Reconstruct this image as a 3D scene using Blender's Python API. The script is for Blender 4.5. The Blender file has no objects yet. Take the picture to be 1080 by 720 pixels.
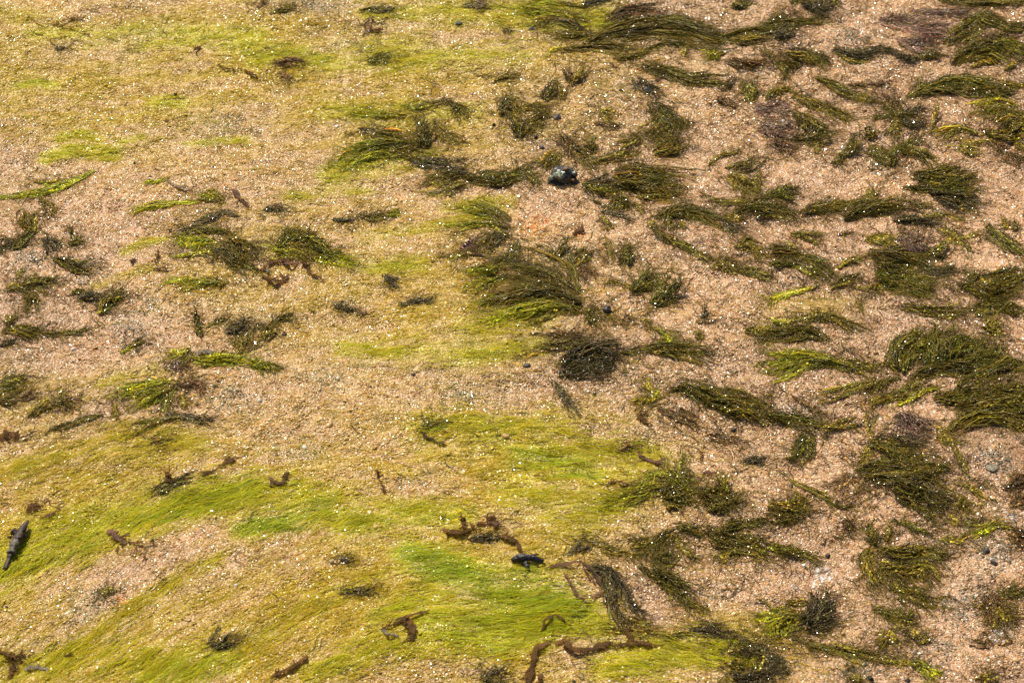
import bpy, math, random
import numpy as np
from mathutils import Vector

# ------------------------------------------------------------------ camera, sky, sun, exposure
scene = bpy.context.scene
COL = scene.collection
PITCH = math.radians(40.0)      # camera looks 40 degrees down at the wet sand
DIST = 2.35                     # metres to the point in the picture's middle
SPAN = 0.85                     # metres across there
LENS = 36.0 * DIST / SPAN
CP = np.array([0.0, -DIST * math.cos(PITCH), DIST * math.sin(PITCH)])
FW = np.array([0.0, math.cos(PITCH), -math.sin(PITCH)])
RT = np.array([1.0, 0.0, 0.0])
UP = np.array([0.0, math.sin(PITCH), math.cos(PITCH)])
cd = bpy.data.cameras.new('camera')
cam = bpy.data.objects.new('camera', cd)
COL.objects.link(cam)
cam.location = CP
cam.rotation_euler = (math.pi / 2 - PITCH, 0, 0)
cd.lens = LENS
cd.sensor_width = 36.0
cd.clip_start = 0.05
cd.clip_end = 400
cd.dof.use_dof = True
cd.dof.focus_distance = DIST + 0.02
cd.dof.aperture_fstop = 22
scene.camera = cam

SUN_EL, SUN_AZ = math.radians(52), math.radians(-28)     # behind the scene, to the left
w = bpy.data.worlds.new('World'); scene.world = w; w.use_nodes = True
nt = w.node_tree
sky = nt.nodes.new('ShaderNodeTexSky'); sky.sky_type = 'NISHITA'; sky.sun_disc = False
sky.sun_elevation = SUN_EL; sky.sun_rotation = SUN_AZ
bgn = nt.nodes['Background']; bgn.inputs['Strength'].default_value = 0.06
nt.links.new(sky.outputs[0], bgn.inputs['Color'])
sd = bpy.data.lights.new('sun', 'SUN'); sd.energy = 5.0; sd.angle = math.radians(0.53); sd.color = (1.0, 0.92, 0.79)
sun = bpy.data.objects.new('sun', sd); COL.objects.link(sun)
sv = Vector((math.sin(SUN_AZ) * math.cos(SUN_EL), math.cos(SUN_AZ) * math.cos(SUN_EL), math.sin(SUN_EL)))
sun.rotation_euler = sv.to_track_quat('Z', 'Y').to_euler()
sun.location = sv * 5
vs = scene.view_settings
vs.view_transform = 'Standard'; vs.look = 'None'; vs.gamma = 1.0; vs.exposure = 0.42; vs.use_curve_mapping = False

rng = np.random.default_rng(7)
random.seed(7)
S = SPAN / 1080.0                # metres per photo pixel in the picture's middle

# ------------------------------------------------------------------ small maths
LAT = np.random.default_rng(11).random((256, 256))
def vnoise(x, y):
    x = np.asarray(x, float); y = np.asarray(y, float)
    xi = np.floor(x).astype(int); yi = np.floor(y).astype(int)
    fx = x - xi; fy = y - yi
    fx = fx * fx * (3 - 2 * fx); fy = fy * fy * (3 - 2 * fy)
    a = LAT[xi & 255, yi & 255]; b = LAT[(xi + 1) & 255, yi & 255]
    c = LAT[xi & 255, (yi + 1) & 255]; d = LAT[(xi + 1) & 255, (yi + 1) & 255]
    return (a * (1 - fx) + b * fx) * (1 - fy) + (c * (1 - fx) + d * fx) * fy
def fbm(x, y, o=4):
    s = 0; a = 0.5; t = 0
    for i in range(o):
        s = s + a * vnoise(x + 17.3 * i, y - 9.1 * i); t += a
        x = x * 2.03; y = y * 2.03; a *= 0.5
    return s / t
def sstep(a, b, x):
    t = np.clip((x - a) / (b - a), 0, 1); return t * t * (3 - 2 * t)
def height(x, y):
    x = np.asarray(x, float); y = np.asarray(y, float)
    rough = 0.55 + 0.75 * sstep(-0.02, 0.28, x)          # the bare side is more hummocky
    return (rough * ((fbm(x * 5 + 40, y * 4 + 12, 3) - .5) * 0.022 + (fbm(x * 19 + 3, y * 15 + 50, 3) - .5) * 0.0155)
            + (fbm(x * 75 + 9, y * 62 + 31, 2) - .5) * 0.0052)
def ray_to(px, py, z):
    px = np.asarray(px, float); py = np.asarray(py, float)
    k = 36.0 / LENS / 1080.0
    d = FW[None] + RT[None] * ((px - 540) * k)[..., None] - UP[None] * ((py - 360) * k)[..., None]
    t = (z - CP[2]) / d[..., 2]
    return CP[None] + d * t[..., None]
def ground_at(px, py, lift=0.0):
    px = np.atleast_1d(px); py = np.atleast_1d(py)
    z = np.zeros(px.shape)
    for _ in range(4):
        p = ray_to(px, py, z + lift); z = height(p[..., 0], p[..., 1])
    p = ray_to(px, py, z + lift)
    return p
def to_px(P):
    v = P - CP
    f = v @ FW
    k = 36.0 / LENS / 1080.0
    return 540 + (v @ RT) / f / k, 360 - (v @ UP) / f / k

# ------------------------------------------------------------------ materials
def nodes(mat):
    mat.use_nodes = True
    t = mat.node_tree; return t, t.nodes, t.links, t.nodes['Principled BSDF']
def attr(n, name, typ='GEOMETRY'):
    a = n.new('ShaderNodeAttribute'); a.attribute_name = name; a.attribute_type = typ; return a
def rough_noise(n, l, bs, scale, lo, hi):
    x = n.new('ShaderNodeTexNoise'); x.inputs['Scale'].default_value = scale
    m = n.new('ShaderNodeMapRange'); m.inputs['To Min'].default_value = lo; m.inputs['To Max'].default_value = hi
    m.inputs['From Min'].default_value = .3; m.inputs['From Max'].default_value = .7
    l.new(x.outputs['Fac'], m.inputs['Value']); l.new(m.outputs[0], bs.inputs['Roughness'])
    return x
def bump(n, l, bs, src, strength, dist):
    b = n.new('ShaderNodeBump'); b.inputs['Strength'].default_value = strength; b.inputs['Distance'].default_value = dist
    l.new(src, b.inputs['Height']); l.new(b.outputs[0], bs.inputs['Normal']); return b

def weed_material(name, transl, rough, sp=0.5):
    m = bpy.data.materials.new(name); t, n, l, bs = nodes(m)
    a = attr(n, 'Col')
    nz = n.new('ShaderNodeTexNoise'); nz.inputs['Scale'].default_value = 260; nz.inputs['Detail'].default_value = 2
    mr = n.new('ShaderNodeMapRange'); mr.inputs['From Min'].default_value = .3; mr.inputs['From Max'].default_value = .7
    mr.inputs['To Min'].default_value = .7; mr.inputs['To Max'].default_value = 1.3
    l.new(nz.outputs['Fac'], mr.inputs['Value'])
    mx = n.new('ShaderNodeVectorMath'); mx.operation = 'SCALE'
    l.new(a.outputs['Color'], mx.inputs[0]); l.new(mr.outputs[0], mx.inputs['Scale'])
    l.new(mx.outputs[0], bs.inputs['Base Color'])
    bs.inputs['Roughness'].default_value = rough
    bs.inputs['Specular IOR Level'].default_value = sp
    n2 = n.new('ShaderNodeTexNoise'); n2.inputs['Scale'].default_value = 900; n2.inputs['Detail'].default_value = 1
    b = bump(n, l, bs, n2.outputs['Fac'], 0.55, 0.0006)
    tr = n.new('ShaderNodeBsdfTranslucent'); l.new(mx.outputs[0], tr.inputs['Color'])
    mix = n.new('ShaderNodeMixShader'); mix.inputs[0].default_value = transl
    l.new(bs.outputs[0], mix.inputs[1]); l.new(tr.outputs[0], mix.inputs[2])
    l.new(mix.outputs[0], n['Material Output'].inputs['Surface'])
    return m
M_WEED = weed_material('wet_seaweed', 0.40, 0.20, .42)
M_FILM = weed_material('thin_algae', 0.45, 0.22, .3)
M_SCRAP = weed_material('brown_weed', 0.58, 0.24, .4)

t, n, l = M_SCRAP.node_tree, M_SCRAP.node_tree.nodes, M_SCRAP.node_tree.links      # thin enough to see the sand through
tp = n.new('ShaderNodeBsdfTransparent'); mx = n.new('ShaderNodeMixShader'); mx.inputs[0].default_value = .3
tp.inputs['Color'].default_value = (.9, .75, .5, 1)
old = n['Material Output'].inputs['Surface'].links[0].from_socket
l.new(old, mx.inputs[1]); l.new(tp.outputs[0], mx.inputs[2]); l.new(mx.outputs[0], n['Material Output'].inputs['Surface'])

# wet grains: colour carried by each grain
M_GRAIN = bpy.data.materials.new('wet_sand_grain'); t, n, l, bs = nodes(M_GRAIN)
a = attr(n, 'gcol', 'INSTANCER'); l.new(a.outputs['Color'], bs.inputs['Base Color'])
g2 = attr(n, 'grough', 'INSTANCER'); l.new(g2.outputs['Fac'], bs.inputs['Roughness'])
bs.inputs['Specular IOR Level'].default_value = 0.55

# the bed under the grains
M_SAND = bpy.data.materials.new('wet_sand'); t, n, l, bs = nodes(M_SAND)
tc = n.new('ShaderNodeTexCoord')
vo = n.new('ShaderNodeTexVoronoi'); vo.inputs['Scale'].default_value = 520; l.new(tc.outputs['Object'], vo.inputs['Vector'])
cr = n.new('ShaderNodeValToRGB'); cr.color_ramp.interpolation = 'CONSTANT'
for i, (p, c) in enumerate([(0, (.42, .24, .13)), (.35, (.47, .285, .16)), (.6, (.38, .21, .11)), (.75, (.44, .2, .07)), (.84, (.2, .15, .1)), (.93, (.5, .4, .27))]):
    e = cr.color_ramp.elements[i] if i < 2 else cr.color_ramp.elements.new(p)
    e.position = p; e.color = (*c, 1)
l.new(vo.outputs['Color'], cr.inputs[0])
fa = attr(n, 'stain')
mx = n.new('ShaderNodeMix'); mx.data_type = 'RGBA'
l.new(fa.outputs['Alpha'], mx.inputs['Factor']); l.new(cr.outputs[0], mx.inputs['A']); l.new(fa.outputs['Color'], mx.inputs['B'])
l.new(mx.outputs['Result'], bs.inputs['Base Color'])
bs.inputs['Roughness'].default_value = 0.35
bump(n, l, bs, vo.outputs['Distance'], 0.7, 0.0012)

def plain_material(name, c0, c1, scale, rough, bstr=0.5, bd=0.001, sp=0.5):
    m = bpy.data.materials.new(name); t, n, l, bs = nodes(m)
    tc = n.new('ShaderNodeTexCoord')
    nz = n.new('ShaderNodeTexNoise'); nz.inputs['Scale'].default_value = scale; nz.inputs['Detail'].default_value = 5
    l.new(tc.outputs['Object'], nz.inputs['Vector'])
    cr = n.new('ShaderNodeValToRGB'); cr.color_ramp.elements[0].position = .38; cr.color_ramp.elements[1].position = .64
    cr.color_ramp.elements[0].color = (*c0, 1); cr.color_ramp.elements[1].color = (*c1, 1)
    l.new(nz.outputs['Fac'], cr.inputs[0]); l.new(cr.outputs[0], bs.inputs['Base Color'])
    bs.inputs['Roughness'].default_value = rough; bs.inputs['Specular IOR Level'].default_value = sp
    bump(n, l, bs, nz.outputs['Fac'], bstr, bd)
    return m
M_STONE = plain_material('dark_stone', (.010, .010, .008), (.085, .08, .06), 420, .3)
M_STONE_G = plain_material('pale_green_crust', (.06, .075, .04), (.34, .36, .24), 420, .45)
M_ORANGE = plain_material('orange_grain', (.26, .10, .04), (.42, .22, .10), 400, .35)
M_BLACK = plain_material('wet_black_wood', (.005, .0045, .004), (.03, .025, .02), 500, .42, .9, .0015)
M_TWIG = plain_material('brown_bark', (.028, .016, .010), (.08, .05, .035), 420, .55, .9, .0012, .3)
M_TWIG_G = plain_material('grey_worn_bark', (.07, .056, .042), (.2, .17, .135), 420, .65, .9, .0012, .25)
M_PEB = plain_material('slate_grey_pebble', (.035, .031, .025), (.11, .095, .072), 400, .5, sp=.25)
M_PEBD = plain_material('black_pebble', (.012, .0105, .008), (.045, .038, .03), 400, .45, sp=.3)
M_SUNK = plain_material('greenish_stone', (.15, .13, .09), (.26, .22, .15), 300, .6, sp=.2)
M_SHELL = plain_material('white_shell', (.5, .46, .4), (.72, .68, .6), 300, .3)
M_QUARTZ = plain_material('milky_quartz', (.40, .33, .28), (.62, .54, .48), 200, .25)

# ------------------------------------------------------------------ object helpers
def tag(o, label=None, cat=None, group=None, kind=None):
    if label: o['label'] = label
    if cat: o['category'] = cat
    if group: o['group'] = group
    if kind: o['kind'] = kind
    return o
def mesh_np(name, V, F, mat, col=None, smooth=True):
    me = bpy.data.meshes.new(name)
    V = np.ascontiguousarray(V, dtype=np.float32); F = np.ascontiguousarray(F, dtype=np.int32)
    k = F.shape[1]
    me.vertices.add(len(V)); me.vertices.foreach_set('co', V.ravel())
    me.loops.add(F.size); me.loops.foreach_set('vertex_index', F.ravel())
    me.polygons.add(len(F)); me.polygons.foreach_set('loop_start', np.arange(0, F.size, k, dtype=np.int32))
    me.polygons.foreach_set('loop_total', np.full(len(F), k, np.int32))
    me.polygons.foreach_set('use_smooth', np.full(len(F), smooth, bool))
    if col is not None:
        ca = me.color_attributes.new('Col', 'FLOAT_COLOR', 'POINT')
        c4 = np.ones((len(V), 4), np.float32); c4[:, :3] = col
        ca.data.foreach_set('color', c4.ravel())
    me.update(); me.validate()
    me.materials.append(mat)
    return me
def link(name, me, parent=None, loc=None):
    o = bpy.data.objects.new(name, me); COL.objects.link(o)
    if loc is not None: o.location = loc
    if parent is not None: o.parent = parent
    return o
def tubes(C, HW, TH, col, ns=3, rollk=1.0):
    """C (N,K,3) centre lines, HW/TH (N,K) half width and half thickness, col (N,K,3) -> verts, quads, colours"""
    N, K, _ = C.shape
    T = np.gradient(C, axis=1); T /= np.linalg.norm(T, axis=2, keepdims=True) + 1e-9
    Z = np.zeros_like(T); Z[..., 2] = 1
    A = np.cross(T, Z); A /= np.linalg.norm(A, axis=2, keepdims=True) + 1e-6
    B = np.cross(A, T)
    roll = ((rng.random((N, 1)) - .5) * 2.2 + np.linspace(-.5, .5, K)[None] * rng.normal(0, 1.0, (N, 1))) * (.4 if ns == 2 else rollk)
    c, s = np.cos(roll)[..., None], np.sin(roll)[..., None]
    A, B = A * c + B * s, B * c - A * s
    if ns == 2:
        V = np.stack([C + A * HW[..., None], C - A * HW[..., None]], 2)
    else:
        V = np.stack([C + A * (HW * math.cos(2 * math.pi * j / ns))[..., None] + B * (TH * math.sin(2 * math.pi * j / ns))[..., None] for j in range(ns)], 2)
    cv = np.repeat(col[:, :, None, :], ns, axis=2).reshape(-1, 3)
    idx = np.arange(N * K * ns).reshape(N, K, ns)
    F = []
    for j in range(ns if ns > 2 else 1):
        j2 = (j + 1) % ns
        F.append(np.stack([idx[:, :-1, j], idx[:, :-1, j2], idx[:, 1:, j2], idx[:, 1:, j]], -1).reshape(-1, 4))
    return V.reshape(-1, 3), np.concatenate(F), cv
def joinparts(parts):
    V, F, Cc = [], [], []; o = 0
    for v, f, c in parts:
        V.append(v); F.append(f + o); Cc.append(c); o += len(v)
    return np.concatenate(V), np.concatenate(F), np.concatenate(Cc)
def spline(P, m=24):
    P = np.asarray(P, float)
    if len(P) == 2: P = np.stack([P[0], (P[0] + P[1]) / 2, P[1]])
    Q = np.concatenate([[2 * P[0] - P[1]], P, [2 * P[-1] - P[-2]]])
    out = []
    n = len(P) - 1; k = max(4, m // n)
    for i in range(n):
        p0, p1, p2, p3 = Q[i:i + 4]
        for t in np.linspace(0, 1, k, endpoint=(i == n - 1)):
            out.append(.5 * ((2 * p1) + (-p0 + p2) * t + (2 * p0 - 5 * p1 + 4 * p2 - p3) * t * t + (-p0 + 3 * p1 - 3 * p2 + p3) * t ** 3))
    out = np.array(out)
    d = np.r_[0, np.cumsum(np.linalg.norm(np.diff(out, axis=0), axis=1))]
    tt = np.linspace(0, d[-1], m)
    return np.stack([np.interp(tt, d, out[:, i]) for i in range(out.shape[1])], 1)

# ------------------------------------------------------------------ colours of the weed
PAL = {'D': (.185, .132, .011), 'O': (.27, .186, .018), 'G': (.19, .158, .011), 'L': (.46, .43, .012), 'Y': (.38, .285, .025),
       'B': (.23, .125, .036), 'P': (.31, .185, .115), 'K': (.13, .094, .028), 'W': (.42, .39, .30)}
def zpx(reg, pts):
    oy, ox = int(reg[0]) * 180, int(reg[1]) * 270
    p = np.asarray(pts, float) / 4.0
    return p + np.array([[ox, oy]])

def frond(reg, pal, wz, pts, up=0.0, sparse=1.0, flat=1.0, prof='mid', cov=3.3, fuzz=0.55, sw=1.0):
    """one lock of seaweed: many thin wet strands that follow a guide line lying on the sand"""
    P = spline(zpx(reg, pts), 24)
    wm = wz / 4.0 * S * 1.3 + .0014
    H = min(0.31 * wm, 0.014) * flat
    if up:
        G = ground_at(P[:, 0], P[:, 1], 0.0)
        g0 = G[0]
        k = 36.0 / LENS / 1080.0
        d = FW[None] + RT[None] * ((P[:, 0] - 540) * k)[:, None] - UP[None] * ((P[:, 1] - 360) * k)[:, None]
        tt = (g0[1] - CP[1]) / d[:, 1]
        Vv = CP[None] + d * tt[:, None]
        tq = (1 - up) * np.linalg.norm(G - CP, axis=1) / np.linalg.norm(d, axis=1) + up * tt
        G = CP[None] + d * tq[:, None]
    else:
        G = ground_at(P[:, 0], P[:, 1], H * 0.4)
        G[:, 2] = height(G[:, 0], G[:, 1])
    M = len(G)
    T = np.gradient(G, axis=0); T /= np.linalg.norm(T, axis=1, keepdims=True)
    L = np.linalg.norm(np.diff(G, axis=0), axis=1).sum()
    Nn = np.cross(T, [0, 0, 1.0]); Nn /= np.linalg.norm(Nn, axis=1, keepdims=True) + 1e-9
    tg = np.linspace(0, 1, M)
    def at(A, t):
        tc_ = np.clip(t, 0, 1)
        out = np.stack([np.interp(tc_, tg, A[:, i]) for i in range(3)], -1)
        return out
    def pf(t):
        if prof == 'mid': return 0.42 + 0.58 * np.sin(np.clip(t, 0, 1) * math.pi) ** .7
        if prof == 'tip': return 0.3 + 0.7 * np.clip(t, 0, 1) ** .8         # fans out to the tips
        if prof == 'root': return 1.0 - 0.75 * np.clip(t, 0, 1) ** 1.1       # wide root, pointed tip
        return np.ones_like(t)
    n = int(np.clip(cov * sparse * wm / 0.00052 * max(1.0, L / 0.05) ** .5, 12, 420)); K = 8
    sd_ = rng.uniform(0, 90)
    s = np.linspace(0, 1, K)[None]
    ln = rng.uniform(.28, .62, (n, 1)) * max(1.0, min(1.6, 0.02 / L))
    t0 = rng.uniform(-.04, .98, (n, 1)) * (1.04 - ln)
    tk = t0 + ln * s
    nb = int(np.clip(2 + wm / .0019, 3, 14))
    bi = rng.integers(0, nb, n)
    bu = np.clip(rng.normal(0, .62, nb), -1.3, 1.3); bd = rng.normal(0, .52, nb) + bu * .3; be = rng.uniform(-.16, .10, nb); bb = np.exp(rng.normal(.05, .32, nb)); bh = rng.uniform(.3, 1.25, nb)
    bt0 = rng.uniform(0, .5, nb)
    t0 = np.clip(t0 + be[bi][:, None] * (t0 > .2), -.05, .95); tk = t0 + ln * s
    u0 = bu[bi][:, None] + rng.normal(0, .17, (n, 1)); u1 = u0 + rng.normal(0, .22, (n, 1))
    kp = (vnoise(t0 * 7 + ln * 3.5 + sd_, u0 * 1.6 + sd_) > .27)[:, 0] | (rng.random(n) < .25)      # thin places where sand shows
    ln, t0, tk, u0, u1, bi = ln[kp], t0[kp], tk[kp], u0[kp], u1[kp], bi[kp]; n = len(ln)
    u = np.clip(u0 + (u1 - u0) * s, -1.6, 1.6) + .16 * np.sin(s * rng.uniform(3, 9, (n, 1)) + rng.uniform(0, 6.3, (n, 1)))
    v = np.sqrt(np.clip(1.05 - np.clip(np.abs(u), 0, 1) ** 2, 0, 1)) * rng.random((n, 1)) ** .55
    p = pf(tk)
    clump = 0.75 + 0.5 * vnoise(tk * 6 + wz, u * 2.2 + 31)                 # locks stick together in wet ridges
    C = at(G, tk) + at(Nn, tk) * (u * p * wm / 2)[..., None]
    over = np.clip(tk - 1, 0, .3)
    C += at(T, tk) * (over * L)[..., None]
    fl_ = np.clip((tk - bt0[bi][:, None]) / 1.0, 0, 1) ** 1.4
    dev = rng.normal(0, .16, (n, 1)) * (wm + .002) * s ** 2.2 + bd[bi][:, None] * (wm + .0015) * fl_
    C += at(Nn, tk) * dev[..., None]
    lift = v * H * p * clump * bh[bi][:, None] * (1 - .55 * fl_) + np.abs(rng.normal(0, .10, (n, 1))) * H * s ** 2
    C[..., 2] += lift
    fr = 0.0007
    C += fr * np.sin(s[..., None] * rng.uniform(6, 22, (n, 1, 1)) + rng.uniform(0, 6.3, (n, 1, 3))) * np.array([1, 1, .5])
    hw = 0.00056 * sw * rng.uniform(.65, 1.35, (n, 1)) * (0.25 + .75 * np.sin(np.clip(s * .93 + .07, 0, 1) * math.pi) ** .5)
    r0, r1 = (pal.split('>') + [pal])[:2] if '>' in pal else (pal, pal)
    c0 = np.array(PAL[r0]); c1 = np.array(PAL[r1])
    tipc = c1 * .7 + np.array([.30, .24, .018]) * .3 if r1 in 'DOG' else c1
    def colour(tk_, n_):
        f = np.clip(tk_ * 1.25 - .12, 0, 1)[..., None]
        c = c0 * (1 - f) + tipc * f
        br = np.exp(rng.normal(0, .32, (n_, 1, 1)))
        tint = rng.random((n_, 1, 1))
        alt = np.where(tint > .9, np.array([.17, .14, .02]), np.where(tint < .12, np.array([.045, .03, .01]), c))
        c = c * .7 + alt * .3
        return c * br * np.exp(rng.normal(0, .09, (n_, 1, 3)))
    parts = []
    def floor(Cx):
        hh = height(Cx[..., 0], Cx[..., 1]) + .0011
        Cx[..., 2] = np.maximum(Cx[..., 2], hh); return Cx
    cm = colour(tk, n) * bb[bi][:, None, None]
    parts.append(tubes(floor(C), hw, hw * .55, cm, 3))
    nq = int(n * 1.4); q1 = rng.integers(0, n, nq); q2 = rng.integers(0, K, nq)
    BEADS.append((C[q1, q2] + np.array([0, 0, .0002]), cm[q1, q2]))
    # short side filaments that break the outline
    m = int(n * fuzz * 1.7)
    if m > 0:
        K2 = 5; s2 = np.linspace(0, 1, K2)[None]
        tb = rng.uniform(.0, 1.0, (m, 1)); ub = rng.choice([-1, 1], (m, 1)) * rng.random((m, 1)) ** .5
        B0 = at(G, tb) + at(Nn, tb) * (ub * pf(tb) * wm / 2)[..., None]
        B0[..., 2] += np.sqrt(np.clip(1 - ub ** 2, 0, 1)) * H * pf(tb) * rng.random((m, 1)) ** .4
        ang = np.sign(ub) * rng.uniform(-.25, 1.05, (m, 1)); el = rng.uniform(-.15, .4, (m, 1))
        dirv = at(T, tb) * np.cos(ang)[..., None] + at(Nn, tb) * np.sin(ang)[..., None]
        dirv[..., 2] += el
        le = (rng.uniform(.003, .010, (m, 1)) + .012 * rng.random((m, 1)) ** 5) * min(1.25, .55 + wm / .012)
        C2 = B0 + dirv * (le * s2)[..., None]
        C2[..., 2] -= (s2 ** 2 * le * rng.uniform(0, .55, (m, 1)))
        C2 += at(Nn, tb) * (rng.normal(0, .3, (m, 1)) * le * s2 ** 2)[..., None]
        h2 = 0.00032 * sw * rng.uniform(.7, 1.3, (m, 1)) * (1 - .8 * s2)
        parts.append(tubes(floor(C2), h2, h2 * .6, colour(np.repeat(tb, K2, 1) + .15 * s2, m), 3))
    # long strays that leave the lock
    m = max(4, int(n * .24))
    K3 = 9; s3 = np.linspace(0, 1, K3)[None]
    tb = rng.uniform(.05, 1.0, (m, 1)); ub = rng.uniform(-1, 1, (m, 1))
    B0 = at(G, tb) + at(Nn, tb) * (ub * pf(tb) * wm / 2)[..., None]
    ang = np.sign(ub) * rng.uniform(.0, .8, (m, 1))
    dirv = at(T, tb) * np.cos(ang)[..., None] + at(Nn, tb) * np.sin(ang)[..., None]
    le = rng.uniform(.007, .026, (m, 1)) * min(1.3, .5 + wm / .012)
    C3 = B0 + dirv * (le * s3)[..., None] + at(Nn, tb) * (rng.normal(0, .45, (m, 1)) * le * s3 ** 2 + .04 * le * np.sin(s3 * rng.uniform(6, 14, (m, 1))))[..., None]
    C3[..., 2] = height(C3[..., 0], C3[..., 1]) + .0012 + H * .6 * np.sqrt(np.clip(1 - ub ** 2, 0, 1)) * (1 - s3) ** 1.5 * (0 if up else 1) + .002 * rng.random((m, 1)) * np.sin(s3 * 3.1)
    h3 = 0.00034 * sw * rng.uniform(.7, 1.3, (m, 1)) * (1 - .75 * s3)
    if not up: parts.append(tubes(floor(C3), h3, h3 * .6, colour(np.repeat(tb, K3, 1) + .2 * s3, m), 3))
    return joinparts(parts), G[0]

ALLP = []; BEADS = []
def tuft(label, locks, name='seaweed_tuft', cat='seaweed', group=None):
    built = []
    for lk in locks:
        a = lk[:4]; kw = lk[4] if len(lk) > 4 else {}
        built.append(frond(*a, **kw)); ALLP.append((zpx(a[0], spline(np.array(a[3], float), 8)), a[1][0], a[2]))
    root = built[0][1].copy(); root[2] = height(root[0], root[1])
    if len(built) == 1:
        (V, F, c), _ = built[0]
        o = link(name, mesh_np(name, V - root, F, M_WEED, c), None, root)
    else:
        o = link(name, None, None, root); o.empty_display_size = .01
        for (V, F, c), _ in built:
            link('frond', mesh_np('frond', V - root, F, M_WEED, c), o)
    tag(o, label, cat, group)
    return o

def scrap(label, strips, name='brown_seaweed_scrap', cat='seaweed', group=None):
    """flat brown thallus pieces: each strip a thin crinkled blade with real thickness"""
    res = []
    for st in strips:
        reg, pal, wz, pts = st[:4]; kw = st[4] if len(st) > 4 else {}
        P = spline(zpx(reg, pts), 16)
        rise = kw.get('rise', .004) * .42
        tl = np.linspace(0, 1, 16)
        lift = .0015 + rise * np.sin(tl * math.pi) * (.6 + .4 * np.sin(tl * 9 + wz)) + kw.get('tip', 0) * .6 * tl ** 2
        G = ground_at(P[:, 0], P[:, 1], 0.0)
        k = 36.0 / LENS / 1080.0
        Gg = []
        for i in range(16):
            Gg.append(ground_at(P[i:i + 1, 0], P[i:i + 1, 1], lift[i])[0])
        G = np.array(Gg)
        wm = wz / 4 * S
        shp = kw.get('shape', 'blade')
        if shp == 'leaf': pr = np.sin(np.clip(tl * .9 + .08, 0, 1) * math.pi) ** .7
        elif shp == 'even': pr = np.clip(np.minimum(tl, 1 - tl) * 8 + .35, 0, 1)
        elif shp == 'fork': pr = .35 + .65 * tl
        else: pr = np.clip(.35 + np.minimum(tl * 3, 1) * .65, 0, 1) * (1 - .55 * tl ** 2)
        pr = pr * (.45 + 1.1 * vnoise(tl * 9 + wz, tl * 0 + wz))
        G += np.stack([vnoise(tl * 7 + wz * 3, tl * 0 + k_) - .5 for k_ in (1.5, 4.5)] + [tl * 0], 1) * min(.003, wm * .5 + .0008)
        c0 = np.array(PAL[pal])
        base = np.repeat(c0[None], 16, 0) * np.exp((fbm(tl * 5 + wz, tl * 3)[:, None] - .5) * 1.6)
        res.append((tubes(G[None], (wm / 2 * pr)[None], (np.full(16, max(.0003, wm * .03)) * np.clip(pr, .3, 1))[None], base[None], 8, .3), G[0]))
        # ruffled edge flaps
        m = kw.get('flaps', 9)
        if wz >= 9 and m:
            ti = rng.integers(2, 14, m)
            T = np.gradient(G, axis=0); T /= np.linalg.norm(T, axis=1, keepdims=True)
            Nn = np.cross(T, [0, 0, 1.]); sgn = rng.choice([-1, 1], m)
            K = 6; s = np.linspace(0, 1, K)
            B0 = G[ti]; dv = T[ti] * rng.uniform(.1, .9, (m, 1)) + Nn[ti] * sgn[:, None] * rng.uniform(.6, 1.1, (m, 1))
            le = (wm + .0012) * rng.uniform(.4, 1.15, (m, 1))
            C = B0[:, None] + dv[:, None] * (le[:, None] * s[None, :, None])
            C[..., 2] += (rng.uniform(-.2, .3, (m, 1)) * le * s[None] ** 1.5)
            C[..., 2] = np.maximum(C[..., 2], height(C[..., 0], C[..., 1]) + .001)
            hwf = (wm * .16 + .0003) * rng.uniform(.5, 1.2, (m, 1)) * (1 - .6 * s[None])
            cc = np.repeat(c0[None, None], m, 0).repeat(K, 1) * np.exp(rng.normal(0, .3, (m, 1, 1)))
            r = res.pop()
            res.append((joinparts([r[0], tubes(C, hwf, np.full_like(hwf, .00035), cc, 6, .4)]), r[1]))
    root = res[0][1].copy(); root[2] = height(root[0], root[1])
    if len(res) == 1:
        V, F, c = res[0][0]
        o = link(name, mesh_np(name, V - root, F, M_SCRAP, c), None, root)
    else:
        o = link(name, None, None, root); o.empty_display_size = .01
        for (V, F, c), _ in res:
            link('blade', mesh_np('blade', V - root, F, M_SCRAP, c), o)
    return tag(o, label, cat, group)

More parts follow.
